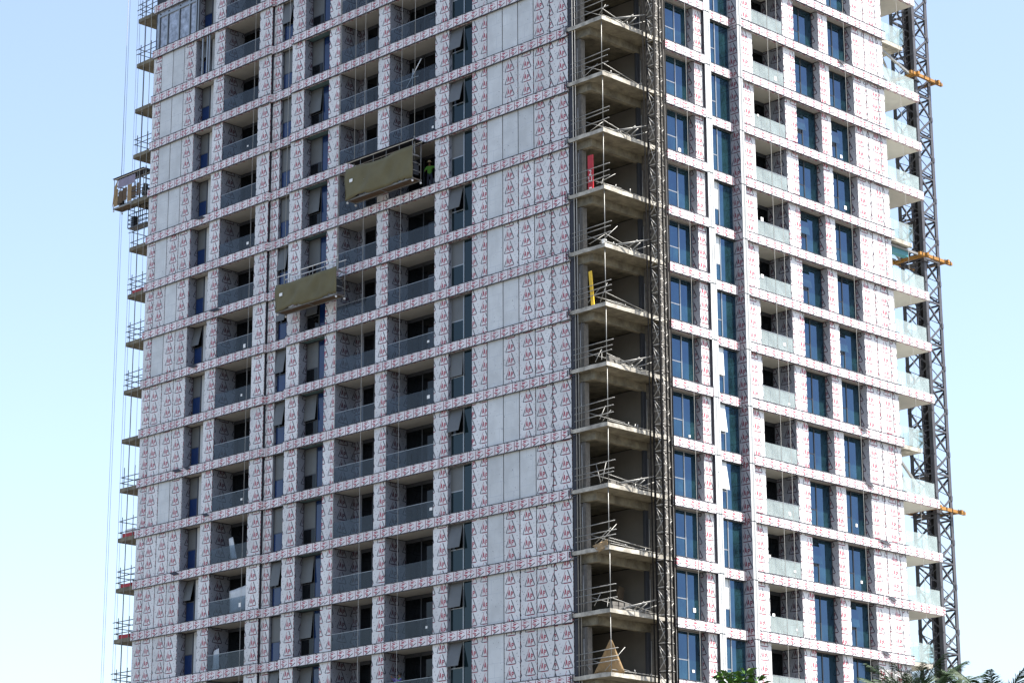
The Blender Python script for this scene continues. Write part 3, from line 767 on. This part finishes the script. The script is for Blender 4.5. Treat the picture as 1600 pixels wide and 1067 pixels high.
for kk, lb, n_ in ((-6, 'small stack of grey blocks near the edge of a middle corner slab', 5), (-8, 'row of grey blocks at the edge of a lower corner slab beside the prop', 3), (-10, 'low pile of grey blocks along the second lowest corner slab', 6)):
    zt = zk(kk)+.43; st = empty('block_stack', (-.4, .8, zt)); tag(st, lb, 'blocks'); rs = random.Random(kk)
    for q in range(n_):
        o = bx('block', st, -.32, -.08, .3+.46*(q % 3), .3+.46*(q % 3)+.40, zt+.2*(q//3), zt+.2*(q//3)+.19, 'block'); o.rotation_euler = (0, 0, rs.uniform(-.15, .15))
for kk, lb in ((-4, 'white bucket standing beside the prop on a middle corner slab'), (1, 'white bucket on the uppermost corner slab')):
    zt = zk(kk)+.43; m = MB(); m.tube((0, 0, 0), (0, 0, .34), .12, 12, 0, .15); m.tube((0, 0, .30), (0, 0, .345), .158, 12); 
    tag(m.build('bucket', 'white', None, (-.45, .42, zt)), lb, 'bucket')

# ------------------------------------------------------------------ hoist mast at the corner
hz0, hz1 = 0.0, zk(2)+2
hx0, hx1, hy0, hy1 = .68, 1.27, 3.02, 3.72
mast = empty('hoist_mast', (1, 3.4, 0))
tag(mast, 'slender black lattice hoist mast standing in front of the open corner', 'mast')
vz0 = zk(-12)-2
for x in (hx0, hx1):
    for y in (hy0, hy1): pipe('leg', mast, (x, y, hz0), (x, y, hz1), .07, 'mast', 8)
pipe('rack', mast, (hx1+.07, (hy0+hy1)/2, hz0), (hx1+.07, (hy0+hy1)/2, hz1), .05, 'mast', 4)
pipe('guide_pipe', mast, (hx0-.22, hy0-.05, hz0), (hx0-.22, hy0-.05, hz1), .04, 'mast', 6)
pipe('guide_pipe', mast, (hx1, hy1+.22, hz0), (hx1, hy1+.22, hz1), .04, 'mast', 6)
z = vz0; i = 0; SEC = 1.508
while z < hz1-SEC:
    c4 = [(hx0, hy0), (hx1, hy0), (hx1, hy1), (hx0, hy1)]
    for f in range(4):
        (xa, ya), (xb, yb) = c4[f], c4[(f+1) % 4]
        pipe('ring_bar', mast, (xa, ya, z), (xb, yb, z), .028, 'mastbrace' if f in (0, 1) else 'mast')
        if f < 2:
            h = SEC/2
            pipe('brace', mast, (xa, ya, z+.05), (xb, yb, z+h-.02), .024, 'mastbrace')
            pipe('brace', mast, (xb, yb, z+h+.02), (xa, ya, z+SEC-.05), .024, 'mastbrace')
            pipe('ring_bar', mast, (xa, ya, z+h), (xb, yb, z+h), .022, 'mastbrace')
        else:
            pipe('brace', mast, (xa, ya, z+.05), (xb, yb, z+SEC-.05), .024, 'mastbrace')
    z += SEC; i += 1
lw = MB()
z = 0.
while z < vz0:
    for f in range(4):
        (xa, ya), (xb, yb) = c4[f], c4[(f+1) % 4]
        lw.tube((xa, ya, z), (xb, yb, z+SEC), .024, 4); lw.tube((xa, ya, z), (xb, yb, z), .028, 4)
    z += SEC
o = lw.build('lower_lattice', 'mastbrace', mast); o['kind'] = 'stuff'
for k in (0, -2, -4, -6, -8, -10):      # wall ties lying over the slab edge
    zt = zk(k)+.42; rs = random.Random(k+40)
    A = [(hx0, hy0, zt+.70), (hx0, hy1, zt+.62)]
    B = [(-.1, .95+rs.uniform(-.2, .2), zt+.10), (-.15, 2.3, zt+.06)]
    pipe('tie_bar', mast, A[0], B[0], .03, 'steel'); pipe('tie_bar', mast, A[0], (B[0][0]+.05, B[0][1]+.2, B[0][2]-.02), .03, 'steel')
    pipe('tie_bar', mast, A[1], B[1], .03, 'steel'); pipe('tie_bar', mast, (hx0-.3, hy0-.5, zt+.48), B[1], .035, 'steel')
    pipe('tie_bar', mast, (-.1, 1.0, zt+.08), (-.12, 2.6, zt+.05), .034, 'steel'); pipe('tie_bar', mast, (hx0-.15, hy0-.9, zt+.5), (-.12, 1.9, zt+.1), .035, 'steel')
    bx('tie_plate', mast, -.3, -.05, 2.2, 2.5, zt+.015, zt+.12, 'steel')

# ------------------------------------------------------------------ tower crane mast
cx0, cx1, cy0, cy1 = -2.54, -.68, 31.2, 32.95
crane = empty('tower_crane', (-1.6, 32, 0))
tag(crane, 'tall lattice tower crane mast behind the right end of the tower', 'crane')
cz1 = zk(4)+2
for x in (cx0, cx1):
    for y in (cy0, cy1):
        m = MB(); s = .14; sx = 1 if x == cx1 else -1; sy = 1 if y == cy1 else -1
        m.box(min(x, x-sx*2*s), max(x, x-sx*2*s), y-.02 if sy > 0 else y, y if sy > 0 else y+.02, 0, cz1)
        m.box(x-.02 if sx > 0 else x, x if sx > 0 else x+.02, min(y-sy*.021, y-sy*2*s), max(y-sy*.021, y-sy*2*s), 0, cz1)
        m.build('leg', 'crane', crane)
SEC = 2.85
z = zk(-11)-1.0
cs = [(cx0+.1, cy0+.05), (cx1-.05, cy0+.05), (cx1-.05, cy1-.1), (cx0+.1, cy1-.05)]
while z < cz1-SEC:
    for f in range(4):
        (xa, ya), (xb, yb) = cs[f], cs[(f+1) % 4]
        pipe('horizontal', crane, (xa, ya, z), (xb, yb, z), .075, 'crane', 4)
        pipe('horizontal', crane, (xa, ya, z+.42), (xb, yb, z+.30), .04, 'crane', 4)
        pipe('brace', crane, (xa, ya, z+.05), (xb, yb, z+SEC/2), .07, 'crane', 4)
        pipe('brace', crane, (xb, yb, z+SEC/2), (xa, ya, z+SEC-.05), .07, 'crane', 4)
        pipe('brace', crane, (xb, yb, z+.4), (xa, ya, z+SEC/2-.1), .03, 'crane', 4)
        pipe('brace', crane, (xb, yb, z+SEC-.3), (xa, ya, z+SEC/2+.1), .03, 'crane', 4)
        pipe('gusset', crane, (xb, yb, z+SEC/2-.16), (xb, yb, z+SEC/2+.16), .13, 'crane', 4)
    z += SEC
    if z < cz1-SEC:
        bx('landing', crane, cx0+.25, cx0+1.1, cy0+.3, cy1-.3, z-.06, z-.02, 'crane') if int(z/SEC) % 3 == 0 else None
for y in (cy0+.55, cy0+.95): pipe('ladder_rail', crane, (cx0+.75, y, zk(-11)), (cx0+.75, y, cz1), .03, 'crane', 4)
pipe('cable_duct', crane, (cx1-.42, cy0+.12, 0), (cx1-.42, cy0+.12, cz1), .12, 'mast', 4)
zz = zk(-11)
rung = 0
while zz < cz1-.5:
    pipe('rung', crane, (cx0+.75, cy0+.55, zz), (cx0+.75, cy0+.95, zz), .015, 'crane', 4); zz += .45; rung += 1
lw = MB(); z = 0.
while z < zk(-11)-1.1:
    for f in range(4):
        (xa, ya), (xb, yb) = cs[f], cs[(f+1) % 4]
        lw.tube((xa, ya, z), (xb, yb, z+1.4), .05, 4); lw.tube((xa, ya, z), (xb, yb, z), .06, 4)
    z += 1.4
o = lw.build('lower_lattice', 'crane', crane); o['kind'] = 'stuff'
for zc, kk in ((Z0+5.6, 2), (Z0-6.95, -2), (Z0-23.6, -6)):
    c = empty('mast_collar', (-1.6, 32, zc))
    tag(c, 'ochre steel collar frame tied round the crane mast, %s from the top' % {2: 'topmost', -2: 'second', -6: 'lowest'}[kk], 'collar', 'collar frames on the crane mast')
    e = .55
    for (x0, x1, y0, y1) in ((cx0-e, cx1+e, cy0-.36, cy0-.16), (cx0-e, cx1+e, cy1+.16, cy1+.36)): bx('beam', c, x0, x1, y0, y1, zc-.10, zc+.10, 'yellow')
    for (x0, x1) in ((cx0-.36, cx0-.18), (cx1+.18, cx1+.36)): bx('beam', c, x0, x1, cy0-.9, cy1+.9, zc-.12, zc+.08, 'yellow')
    for q in range(6):
        y = cy0-.7+q*.62; bx('stiffener', c, cx1+.365, cx1+.40, y, y+.05, zc-.14, zc+.13, 'tan2')
    bx('walkway', c, cx0-.1, cx1+.1, cy0-.12, cy0+.5, zc-.34, zc-.30, 'crane')
    zs = zk(kk)+.36
    pipe('strut', c, (-.85, 27.1, zs-.4), (cx1-.2, cy0-.3, zc+.12), .10, 'steel', 4)
    pipe('strut', c, (-2.6, 27.1, zs-.4), (cx0-.2, cy0-.3, zc+.12), .10, 'steel', 4)
    pipe('strut', c, (-.9, 27.2, zs-.1), (cx0+.2, cy0-.3, zc+.05), .09, 'steel', 4)

# ------------------------------------------------------------------ suspended platforms
def platform(name, label, x0, x1, y0, y1, zb, ztop, roof, tarp_top, rope_xs, tarp_l=0.):
    p = empty(name, ((x0+x1)/2, (y0+y1)/2, zb)); tag(p, label, 'platform', 'suspended work platforms on the left facade')
    # deck of planks
    nq = int((x1-x0)/.6)
    for i in range(nq):
        a = x0+(x1-x0)*i/nq; bx('deck_plank', p, a+.01, x0+(x1-x0)*(i+1)/nq-.01, y0+.05, y1-.05, zb+.03, zb+.07, 'tan2')
    for y in (y0, y1-.07): bx('edge_beam', p, x0, x1, y, y+.07, zb-.02, zb+.08, 'steel')
    for x in (x0, (x0+x1)/2, x1-.06): bx('cross_beam', p, x, x+.06, y0+.07, y1-.07, zb-.01, zb+.028, 'steel')
    n = 6
    for y in (y0+.03, y1-.03):
        for i in range(n): 
            a = x0+.04+(x1-x0-.08)*i/(n-1); pipe('post', p, (a, y, zb+.08), (a, y, ztop), .025, 'steel')
        for h in (.55, 1.05): pipe('rail', p, (x0, y, zb+h), (x1, y, zb+h), .025, 'steel')
        pipe('top_rail', p, (x0-.1, y, ztop), (x1+.06, y, ztop), .03, 'white')
    for x in (x0+.03, x1-.03):
        for h in (.55, 1.05, 1.5): pipe('end_rail', p, (x, y0+.03, zb+h), (x, y1-.03, zb+h), .025, 'steel')
    if tarp_top:
        m = MB(); nx, nz = 26, 8; rs = random.Random(int(x0*7))
        ph = [rs.uniform(0, 6) for _ in range(4)]
        for i in range(nx+1):
            for j in range(nz+1):
                u, v = i/nx, j/nz; x = x0-.06+(x1-x0+.12)*u
                top = tarp_top+.10*math.sin(u*math.pi)*-1 + .04*math.sin(u*9+ph[3]); bot = .02+.13*max(0, math.sin(u*11+ph[0]))*abs(math.sin(u*37))
                y = y0-.07-(.07*math.sin(u*17+ph[1]+v*4)+.05*math.sin(u*31+ph[2]-v*6))*v*(1-v)*3-.09*math.exp(-((u*1.1-v*.6-.25)**2)*60)
                m.v.append((x, y, zb+bot+(top-bot)*v))
        for i in range(nx):
            for j in range(nz): a = i*(nz+1)+j; m.f.append((a, a+nz+1, a+nz+2, a+1)); m.m.append(0)
        o = m.build('tarpaulin', 'tarp', p, (0, 0, 0), True)
        s = o.modifiers.new('thickness', 'SOLIDIFY'); s.thickness = .012
        m = MB(); m.quad((x0-.07, y0-.06, zb), (x0-.07, y1, zb+.1), (x0-.07, y1-.1, zb+tarp_top*.8), (x0-.07, y0-.06, zb+tarp_top)); m.quad((x0-.075, y0-.06, zb), (x0-.075, y0-.06, zb+tarp_top), (x0-.075, y1-.1, zb+tarp_top*.8), (x0-.075, y1, zb+.1))
        m.build('tarpaulin', 'tarp', p)
        bx('tag_label', p, x0+.42, x0+.70, y0-.16, y0-.145, zb+tarp_top*.52, zb+tarp_top*.52+.2, 'white')
    if roof:
        m = MB(); m.box(x0-.02, x1+.05, y0-.1, y1+.25, ztop+.02, ztop+.06); m.build('canopy', 'darkcloth', p)
        m = MB()
        for x in (x0+.1, x1-.1): m.tube((x, y0+.03, ztop-.5), (x, y1+.2, ztop+.03), .02)
        m.build('canopy_brace', 'steel', p)
    for x in rope_xs:
        m = MB(); m.box(x-.12, x+.12, y0+.2, y1-.12, zb+.35, zb+.95); m.box(x-.05, x+.05, y0+.28, y1-.2, zb+.95, zb+1.25); m.build('hoist_motor', 'aludark', p)
        m = MB(); m.box(x-.03, x+.03, y0, y1, zb+1.62, zb+1.68); m.tube((x, (y0+y1)/2, zb+1.65), (x, (y0+y1)/2, ztop+.35), .05); m.build('stirrup', 'steel', p)
        pipe('suspension_rope', p, (x, (y0+y1)/2, zb+1.2), (x, (y0+y1)/2, zhi+3), .014, 'rope', 5)
    for x in (x0+.05, x1-.05):
        pipe('castor', p, (x, y0+.02, zb-.14), (x+.05, y0+.02, zb-.14), .07, 'white', 10); pipe('castor', p, (x, y1-.05, zb-.14), (x+.05, y1-.05, zb-.14), .07, 'white', 10)
        for y in (y0+.03, y1-.06): pipe('castor_stem', p, (x+.02, y, zb-.12), (x+.02, y, zb), .02, 'aludark')
    return p
platform('suspended_platform', 'roofed suspended platform with olive tarpaulin beside the worker in green', -20.75, -14.75, -1.0, -.25, Z0-5.92, Z0-3.45, True, 2.05, (-20.5, -15.0))
platform('suspended_platform', 'open suspended platform with olive tarpaulin and white top rail, the lower one', -27.3, -21.6, -1.0, -.25, Z0-11.72, Z0-9.38, False, 1.80, (-27.05, -21.9))
p3 = platform('suspended_platform', 'suspended platform with brown boards hanging off the left end of the tower', -47.5, -44.0, .5, 1.3, Z0+.35, Z0+2.55, True, 0, (-47.2, -44.3))
for q in range(6):
    a = -47.4+q*.53; bx('side_board', p3, a, a+.47, .46+.012*(q % 2), .482+.012*(q % 2), Z0+.5+.1*(q % 3), Z0+1.75-.12*((q*2) % 3), 'tan2' if q % 3 else 'tan')
bx('side_sheet', p3, -46.9, -44.9, .44, .455, Z0+1.75, Z0+2.36, 'lilac')
sm = MB(); sm.quad((-47.55, .45, Z0+.4), (-47.1, .44, Z0+1.3), (-46.9, .44, Z0+2.5), (-47.3, .45, Z0+2.0)); sm.quad((-47.55, .452, Z0+.4), (-47.3, .452, Z0+2.0), (-46.9, .442, Z0+2.5), (-47.1, .442, Z0+1.3))
sm.build('side_sheet', 'tan', p3)
cg = empty('work_cage', (-44.6, 1, Z0-1.5)); tag(cg, 'small dark work cage hanging below the platform at the left end', 'cage')
x0, x1, y0, y1, zb, zt_ = -45.7, -43.6, .55, 1.25, Z0-1.45, Z0-.05
bx('deck', cg, x0, x1, y0, y1, zb-.05, zb+.03, 'crane')
for x in (x0, x0+.7, x0+1.4, x1):
    for y in (y0, y1): pipe('post', cg, (x, y, zb), (x, y, zt_), .03, 'mast')
for h in (.3, .6, .95, 1.38):
    for y in (y0, y1): pipe('rail', cg, (x0, y, zb+h), (x1, y, zb+h), .03, 'mast')
    for x in (x0, x1): pipe('rail', cg, (x, y0, zb+h), (x, y1, zb+h), .03, 'mast')
bx('motor', cg, x0+.15, x0+.5, y0+.15, y1-.15, zb+.1, zb+.85, 'aludark')

# ------------------------------------------------------------------ hanging ropes
def rope(label, P, z0, z1, r=.012, m='rope', sway=.0):
    mb = MB(); n = 5
    for i in range(n):
        a, b = i/n, (i+1)/n
        f = lambda t: (P[0]+sway*math.sin(t*math.pi), P[1], z0+(z1-z0)*t)
        mb.tube(f(a), f(b), r, 5)
    o = mb.build('hanging_rope', m); o.location = (0, 0, 0)
    tag(o, label, 'rope', 'ropes hanging down the tower')
zr0, zr1 = 3., zhi+3
for P, lb in (((-47.25, .9), 'outermost rope hanging in the sky left of the tower'), ((-46.6, .6), 'second rope hanging in the sky left of the tower'),
              ((-45.75, .9), 'third rope hanging in the sky left of the tower, outside the end slabs'), ((-45.45, .5), 'fourth rope hanging left of the tower, at the tips of the end slabs'),
              ((-44.3, .3), 'rope hanging in front of the left end guardrails, farther from the wall'), ((-43.5, .25), 'rope hanging in front of the left end guardrails, closest to the wall')):
    rope(lb, P, zr0, zr1, .012 if P[0] < -45.6 else .014, 'ropedark' if P[0] < -45.5 else 'rope', .12)
for P, lb, r in (((-29.0, -.12), 'rope hanging down the narrow recessed window column of the left facade', .016), ((-22.6, -.12), 'rope hanging beside the middle balcony column of the left facade', .012),
              ((-19.9, -.35), 'rope hanging in front of the middle balcony column of the left facade', .013), ((-31.0, -.3), 'rope hanging beside the leftmost balcony column', .01), ((-16.5, -.35), 'rope hanging in front of the widest balconies of the left facade', .01)):
    rope(lb, P, zr0, zr1, r)
for P, lb in (((.28, 14.6), 'rope down the right facade balconies, left one of the pair'), ((.28, 15.5), 'rope down the right facade balconies, right one of the pair'),
              ((.3, 22.3), 'rope hanging in front of the rightmost window column'), ((.3, 6.9), 'rope hanging in front of the window column beside the hoist mast'), ((.25, 28.2), 'rope hanging in front of the right end balconies')):
    rope(lb, P, zr0, zr1, .014)

# ------------------------------------------------------------------ workers
def person(label, loc, face, pose, shirt, sleeve, hat, scale=1.):
    """one skinned body; pose gives joints in metres, x right, y forward, z up"""
    J = dict(pelvis=(0, 0, .95), waist=(0, .01, 1.10), chest=(0, .02, 1.32), neckb=(0, .02, 1.46), neck=(0, .035, 1.54), head=(0, .05, 1.62), crown=(0, .04, 1.74))
    J.update(pose); Rr = {}
    E, V, rad = [], [], []
    idx = {}
    def add(nm, r): idx[nm] = len(V); V.append(J[nm]); rad.append(r)
    for nm, r in (('pelvis', (.15, .11)), ('waist', (.135, .1)), ('chest', (.165, .115)), ('neckb', (.09, .075)), ('neck', (.052, .055)), ('head', (.075, .09)), ('crown', (.06, .075))): add(nm, r)
    for a, b in (('pelvis', 'waist'), ('waist', 'chest'), ('chest', 'neckb'), ('neckb', 'neck'), ('neck', 'head'), ('head', 'crown')): E.append((idx[a], idx[b]))
    J['face'] = tuple(Vector(J['head'])+Vector((0, .075, -.01))); add('face', (.03, .035)); E.append((idx['head'], idx['face']))
    for s, sg in (('l', -1), ('r', 1)):
        for nm, r in (('sho', (.07, .07)), ('elb', (.047, .047)), ('wri', (.031, .028)), ('palm', (.04, .02)), ('hip', (.095, .095)), ('knee', (.062, .062)), ('ank', (.042, .045)), ('toe', (.04, .03))): add(s+nm, r)
        E += [(idx['chest'], idx[s+'sho']), (idx[s+'sho'], idx[s+'elb']), (idx[s+'elb'], idx[s+'wri']), (idx[s+'wri'], idx[s+'palm']), (idx['pelvis'], idx[s+'hip']), (idx[s+'hip'], idx[s+'knee']), (idx[s+'knee'], idx[s+'ank']), (idx[s+'ank'], idx[s+'toe'])]
        w_, p_ = Vector(J[s+'wri']), Vector(J[s+'palm']); d = (p_-w_).normalized(); side = d.cross(Vector((0, 0, 1))); side = side.normalized() if side.length > .1 else Vector((1, 0, 0)); nrm = side.cross(d).normalized()
        for q, (o_, L_) in enumerate(((-.033, .075), (-.011, .085), (.011, .08), (.033, .062))):
            base = p_+side*o_+d*.02; mid = base+d*L_*.55-nrm*.01; tip = mid+d*L_*.4-nrm*.03
            for t_, P_ in enumerate((base, mid, tip)):
                nm = '%sf%d%d' % (s, q, t_); J[nm] = tuple(P_); add(nm, (.010-.001*t_,)*2)
                E.append((idx[s+'palm'] if t_ == 0 else idx['%sf%d%d' % (s, q, t_-1)], idx[nm]))
        b_ = p_-side*.04*sg*-1-d*.01
        for t_, P_ in enumerate((p_+side*.045-d*.015, p_+side*.065+d*.025)):
            nm = '%st%d' % (s, t_); J[nm] = tuple(P_); add(nm, (.011, .011)); E.append((idx[s+'palm'] if t_ == 0 else idx[s+'t0'], idx[nm]))
    me = bpy.data.meshes.new('body'); me.from_pydata(V, E, [])
    tmp = bpy.data.objects.new('tmp', me); C.objects.link(tmp)
    sk = tmp.modifiers.new('skin', 'SKIN'); sk.use_smooth_shade = True
    for i, r in enumerate(rad): me.skin_vertices[0].data[i].radius = r; me.skin_vertices[0].data[i].use_root = (i == 0)
    su = tmp.modifiers.new('sub', 'SUBSURF'); su.levels = su.render_levels = 2
    dg = bpy.context.evaluated_depsgraph_get(); bm_ = bpy.data.meshes.new_from_object(tmp.evaluated_get(dg)); bpy.data.objects.remove(tmp)
    bm_.materials.clear()
    for nm in ('skin', shirt, sleeve, 'trouser', 'boot'): bm_.materials.append(MT[nm])
    keys = [(idx[n_], n_) for n_ in idx]
    VV = [Vector(v) for v in V]
    for p in bm_.polygons:
        c = p.center; best = min(range(len(E)), key=lambda e: segd(c, VV[E[e][0]], VV[E[e][1]]))
        na, nb = [n_ for i in E[best] for j, n_ in keys if j == i]
        if nb in ('waist', 'chest', 'neckb') or nb.endswith('sho'): mi = 1
        elif nb.endswith('elb'): mi = 2
        elif nb.endswith('wri'): mi = 2
        elif nb.endswith('hip') or nb.endswith('knee'): mi = 3
        elif nb.endswith('ank'): mi = 3
        elif nb.endswith('toe'): mi = 4
        else: mi = 0
        p.material_index = mi; p.use_smooth = True
    o = new_obj('person', bm_, None, loc); o.rotation_euler = (0, 0, face); o.scale = (scale,)*3
    tag(o, label, 'person')
    # hat or hair, child of the body
    h = Vector(J['head']); cr = Vector(J['crown']); upv = (cr-h).normalized(); m = MB(); n = 14
    rings = ([(.10, .10), (.17, .085), (.175, .078), (.105, .10), (.10, .14), (.075, .185), (.0, .2)] if hat == 'hat' else [(.10, .0), (.107, .06), (.095, .12), (.06, .165), (.0, .18)])
    q = upv.to_track_quat('Z', 'Y')
    for (r, z) in rings:
        for i in range(n): t = 2*math.pi*i/n; m.v.append(tuple(h + q @ Vector((r*math.cos(t), r*1.12*math.sin(t)-(.02 if hat != 'hat' else 0), z))))
    for a in range(len(rings)-1):
        for i in range(n): m.f.append((a*n+i, a*n+(i+1) % n, (a+1)*n+(i+1) % n, (a+1)*n+i)); m.m.append(0)
    ho = new_obj('hat' if hat == 'hat' else 'hair', m.mesh('hat', ['helmet' if hat == 'hat' else 'hair'], True), None, (0, 0, 0)); ho.parent = o
    for sg in (-1, 1):
        m = MB(); e = h+Vector((.028*sg, .098, .015)); m.tube(e, e+Vector((0, .006, 0)), .009, 8); eo = m.build('eye', 'boot'); eo.parent = o
    return o
def segd(p, a, b):
    ab = b-a; t = max(0, min(1, (p-a).dot(ab)/max(1e-9, ab.dot(ab)))); return (p-a-ab*t).length
legs = dict(lhip=(-.1, 0, .90), lknee=(-.12, .06, .5), lank=(-.13, .0, .09), ltoe=(-.14, .16, .04), rhip=(.1, 0, .90), rknee=(.12, .04, .5), rank=(.14, -.03, .09), rtoe=(.16, .13, .04))
zf = zk(-2)+.43
st = MB(); st.box(-.35, .35, -.25, .25, .24, .30); st.box(-.32, -.26, -.22, .22, 0, .24); st.box(.26, .32, -.22, .22, 0, .24)
tag(st.build('step_stool', 'wood', None, (-15.4, .75, zf)), 'low wooden step the worker in green stands on', 'stool')
zf += .305
person('worker in bright green and a straw hat reaching out from a balcony', (-15.2, .85, zf), R(215),
       dict(legs, waist=(0, .05, 1.09), chest=(-.02, .12, 1.30), neckb=(-.03, .17, 1.42), neck=(-.03, .21, 1.48), head=(-.03, .26, 1.55), crown=(-.03, .29, 1.66),
            lsho=(-.21, .13, 1.37), lelb=(-.44, .22, 1.30), lwri=(-.62, .32, 1.42), lpalm=(-.67, .35, 1.48), rsho=(.17, .13, 1.35), relb=(.3, .20, 1.08), rwri=(.2, .4, 1.05), rpalm=(.15, .47, 1.06)), 'hivis', 'hivis', 'hat')
zf = zk(-11)+.43
person('worker in a green vest and purple sleeves leaning at a balcony rail near the bottom', (-17.35, .72, zf), R(160),
       dict(legs, lsho=(-.2, .04, 1.38), lelb=(-.30, .2, 1.24), lwri=(-.16, .42, 1.38), lpalm=(-.13, .47, 1.43), rsho=(.2, .04, 1.38), relb=(.33, .2, 1.26), rwri=(.2, .42, 1.46), rpalm=(.18, .46, 1.53)), 'hivis', 'purple', 'hair')

# ------------------------------------------------------------------ planting in the foreground
def at(u, v, D):
    d = fw + rt*((u-800)/F_PX) - up*((v-533.5)/F_PX); t = D/math.hypot(d.x, d.y); return CAM+d*t
def broadleaf(label, top, spread, seed, leaf=.17, count=2600, mats=('leaf', 'leafdark')):
    rs = random.Random(seed); base = Vector((top.x, top.y, 0)); t = empty('broadleaf_tree', base); tag(t, label, 'tree')
    m = MB(); hgt = top.z
    m.tube((0, 0, -.05), (.1, .05, hgt*.45), .17, 9, 0, .11)
    tips = []
    for i in range(9):
        a = i*2.4; r = spread*rs.uniform(.35, .8); e = Vector((math.cos(a)*r, math.sin(a)*r, hgt*rs.uniform(.62, .9))); m.tube((.1, .05, hgt*.44), e, .07, 6, 0, .02); tips.append(e)
        for j in range(3):
            q = e+Vector((rs.uniform(-1, 1), rs.uniform(-1, 1), rs.uniform(0, .8)))*spread*.35; m.tube(e, q, .025, 5, 0, .01); tips.append(q)
    m.build('trunk', 'bark', t, base)
    m = MB()
    for c in range(count//9):
        u = Vector((rs.gauss(0, 1), rs.gauss(0, 1), rs.gauss(0, 1))).normalized()*rs.uniform(.55, 1)
        cen = Vector((u.x*spread, u.y*spread, hgt*.76+u.z*hgt*.245+rs.uniform(-.1, .1)))
        if cen.z > hgt-.05: cen.z = hgt-.05-rs.uniform(0, .15)
        for q in range(9):
            a = rs.uniform(0, 6.28); dr = Vector((math.cos(a), math.sin(a), rs.uniform(-.15, .75))).normalized(); sd = dr.cross(Vector((0, 0, 1))).normalized(); L_ = leaf*rs.uniform(.7, 1.3)
            b = cen+dr*.03; up_ = sd.cross(dr); k_ = len(m.v)
            m.v += [tuple(b), tuple(b+dr*L_*.55+sd*L_*.2+up_*.02), tuple(b+dr*L_-up_*L_*.12), tuple(b+dr*L_*.55-sd*L_*.2+up_*.02)]
            m.f += [(k_, k_+1, k_+2), (k_, k_+2, k_+3)]; mi = 0 if rs.random() < .62 else 1; m.m += [mi, mi]
    m.build('crown', list(mats), t, base)
    return t
def palm(label, top, seed, fronds=26, L=2.6, mats='palm', rise=1.):
    rs = random.Random(seed); base = Vector((top.x, top.y, 0)); t = empty('palm_tree', base); tag(t, label, 'tree')
    cz = top.z
    m = MB(); n = 22
    for i in range(n): m.tube((0, 0, cz*i/n-.02), (0, 0, cz*(i+1)/n), .21+.03*(i % 2), 10, 0, .235-.03*(i % 2))
    m.build('trunk', 'bark', t, base)
    for i in range(fronds):
        a = i*2.399963+rs.uniform(-.2, .2); el = R(86)-R(70)*(i/fronds)**1.2+rs.uniform(-.1, .1); Lf = L*rs.uniform(.85, 1.1)
        m = MB(); p = Vector((0, 0, cz)); hd = Vector((math.cos(a), math.sin(a), 0)); sd = Vector((-math.sin(a), math.cos(a), 0)); st = 26; ang = el
        for s in range(st):
            d = hd*math.cos(ang)+Vector((0, 0, math.sin(ang))); q = p+d*(Lf/st); m.tube(p, q, .022*(1-s/st)+.005, 4)
            if s > 3:
                ln = .66*math.sin(math.pi*min(1, (s/st)*.86+.12))**.7*(L/2.6)
                nu = d.cross(sd)*-1
                for sg in (-1, 1):
                    for hf in (0, .33, .67):
                        b0 = p.lerp(q, hf); dd = (d*.95+sd*sg*.62+nu*rs.uniform(.1, .45)).normalized(); wv = d*.0095
                        tip = b0+dd*ln*rs.uniform(.85, 1.1)+Vector((0, 0, -.04)); mid = b0+dd*ln*.5
                        k_ = len(m.v); m.v += [tuple(b0-wv), tuple(b0+wv), tuple(mid+wv*1.1), tuple(tip), tuple(mid-wv*1.1)]; m.f.append((k_, k_+1, k_+2, k_+3, k_+4)); m.m.append(0)
            p = q; ang -= R(2.6)*(.4+s/st)
        m.build('frond', mats, t, base)
    return t
tp = at(1150, 1046, 46); broadleaf('leafy bright green tree top at the bottom edge in front of the right facade', tp, .95, 4, .19, 6500)
tp = at(1428, 1030, 62); tp.z -= 2.0; palm('date palm with dark spiky fronds at the bottom right', tp, 5, 44, 2.25)
tp = at(1556, 1052, 40); tp.z -= 1.45; palm('palm whose frond tips just show at the bottom right corner', tp, 9, 40, 1.7)
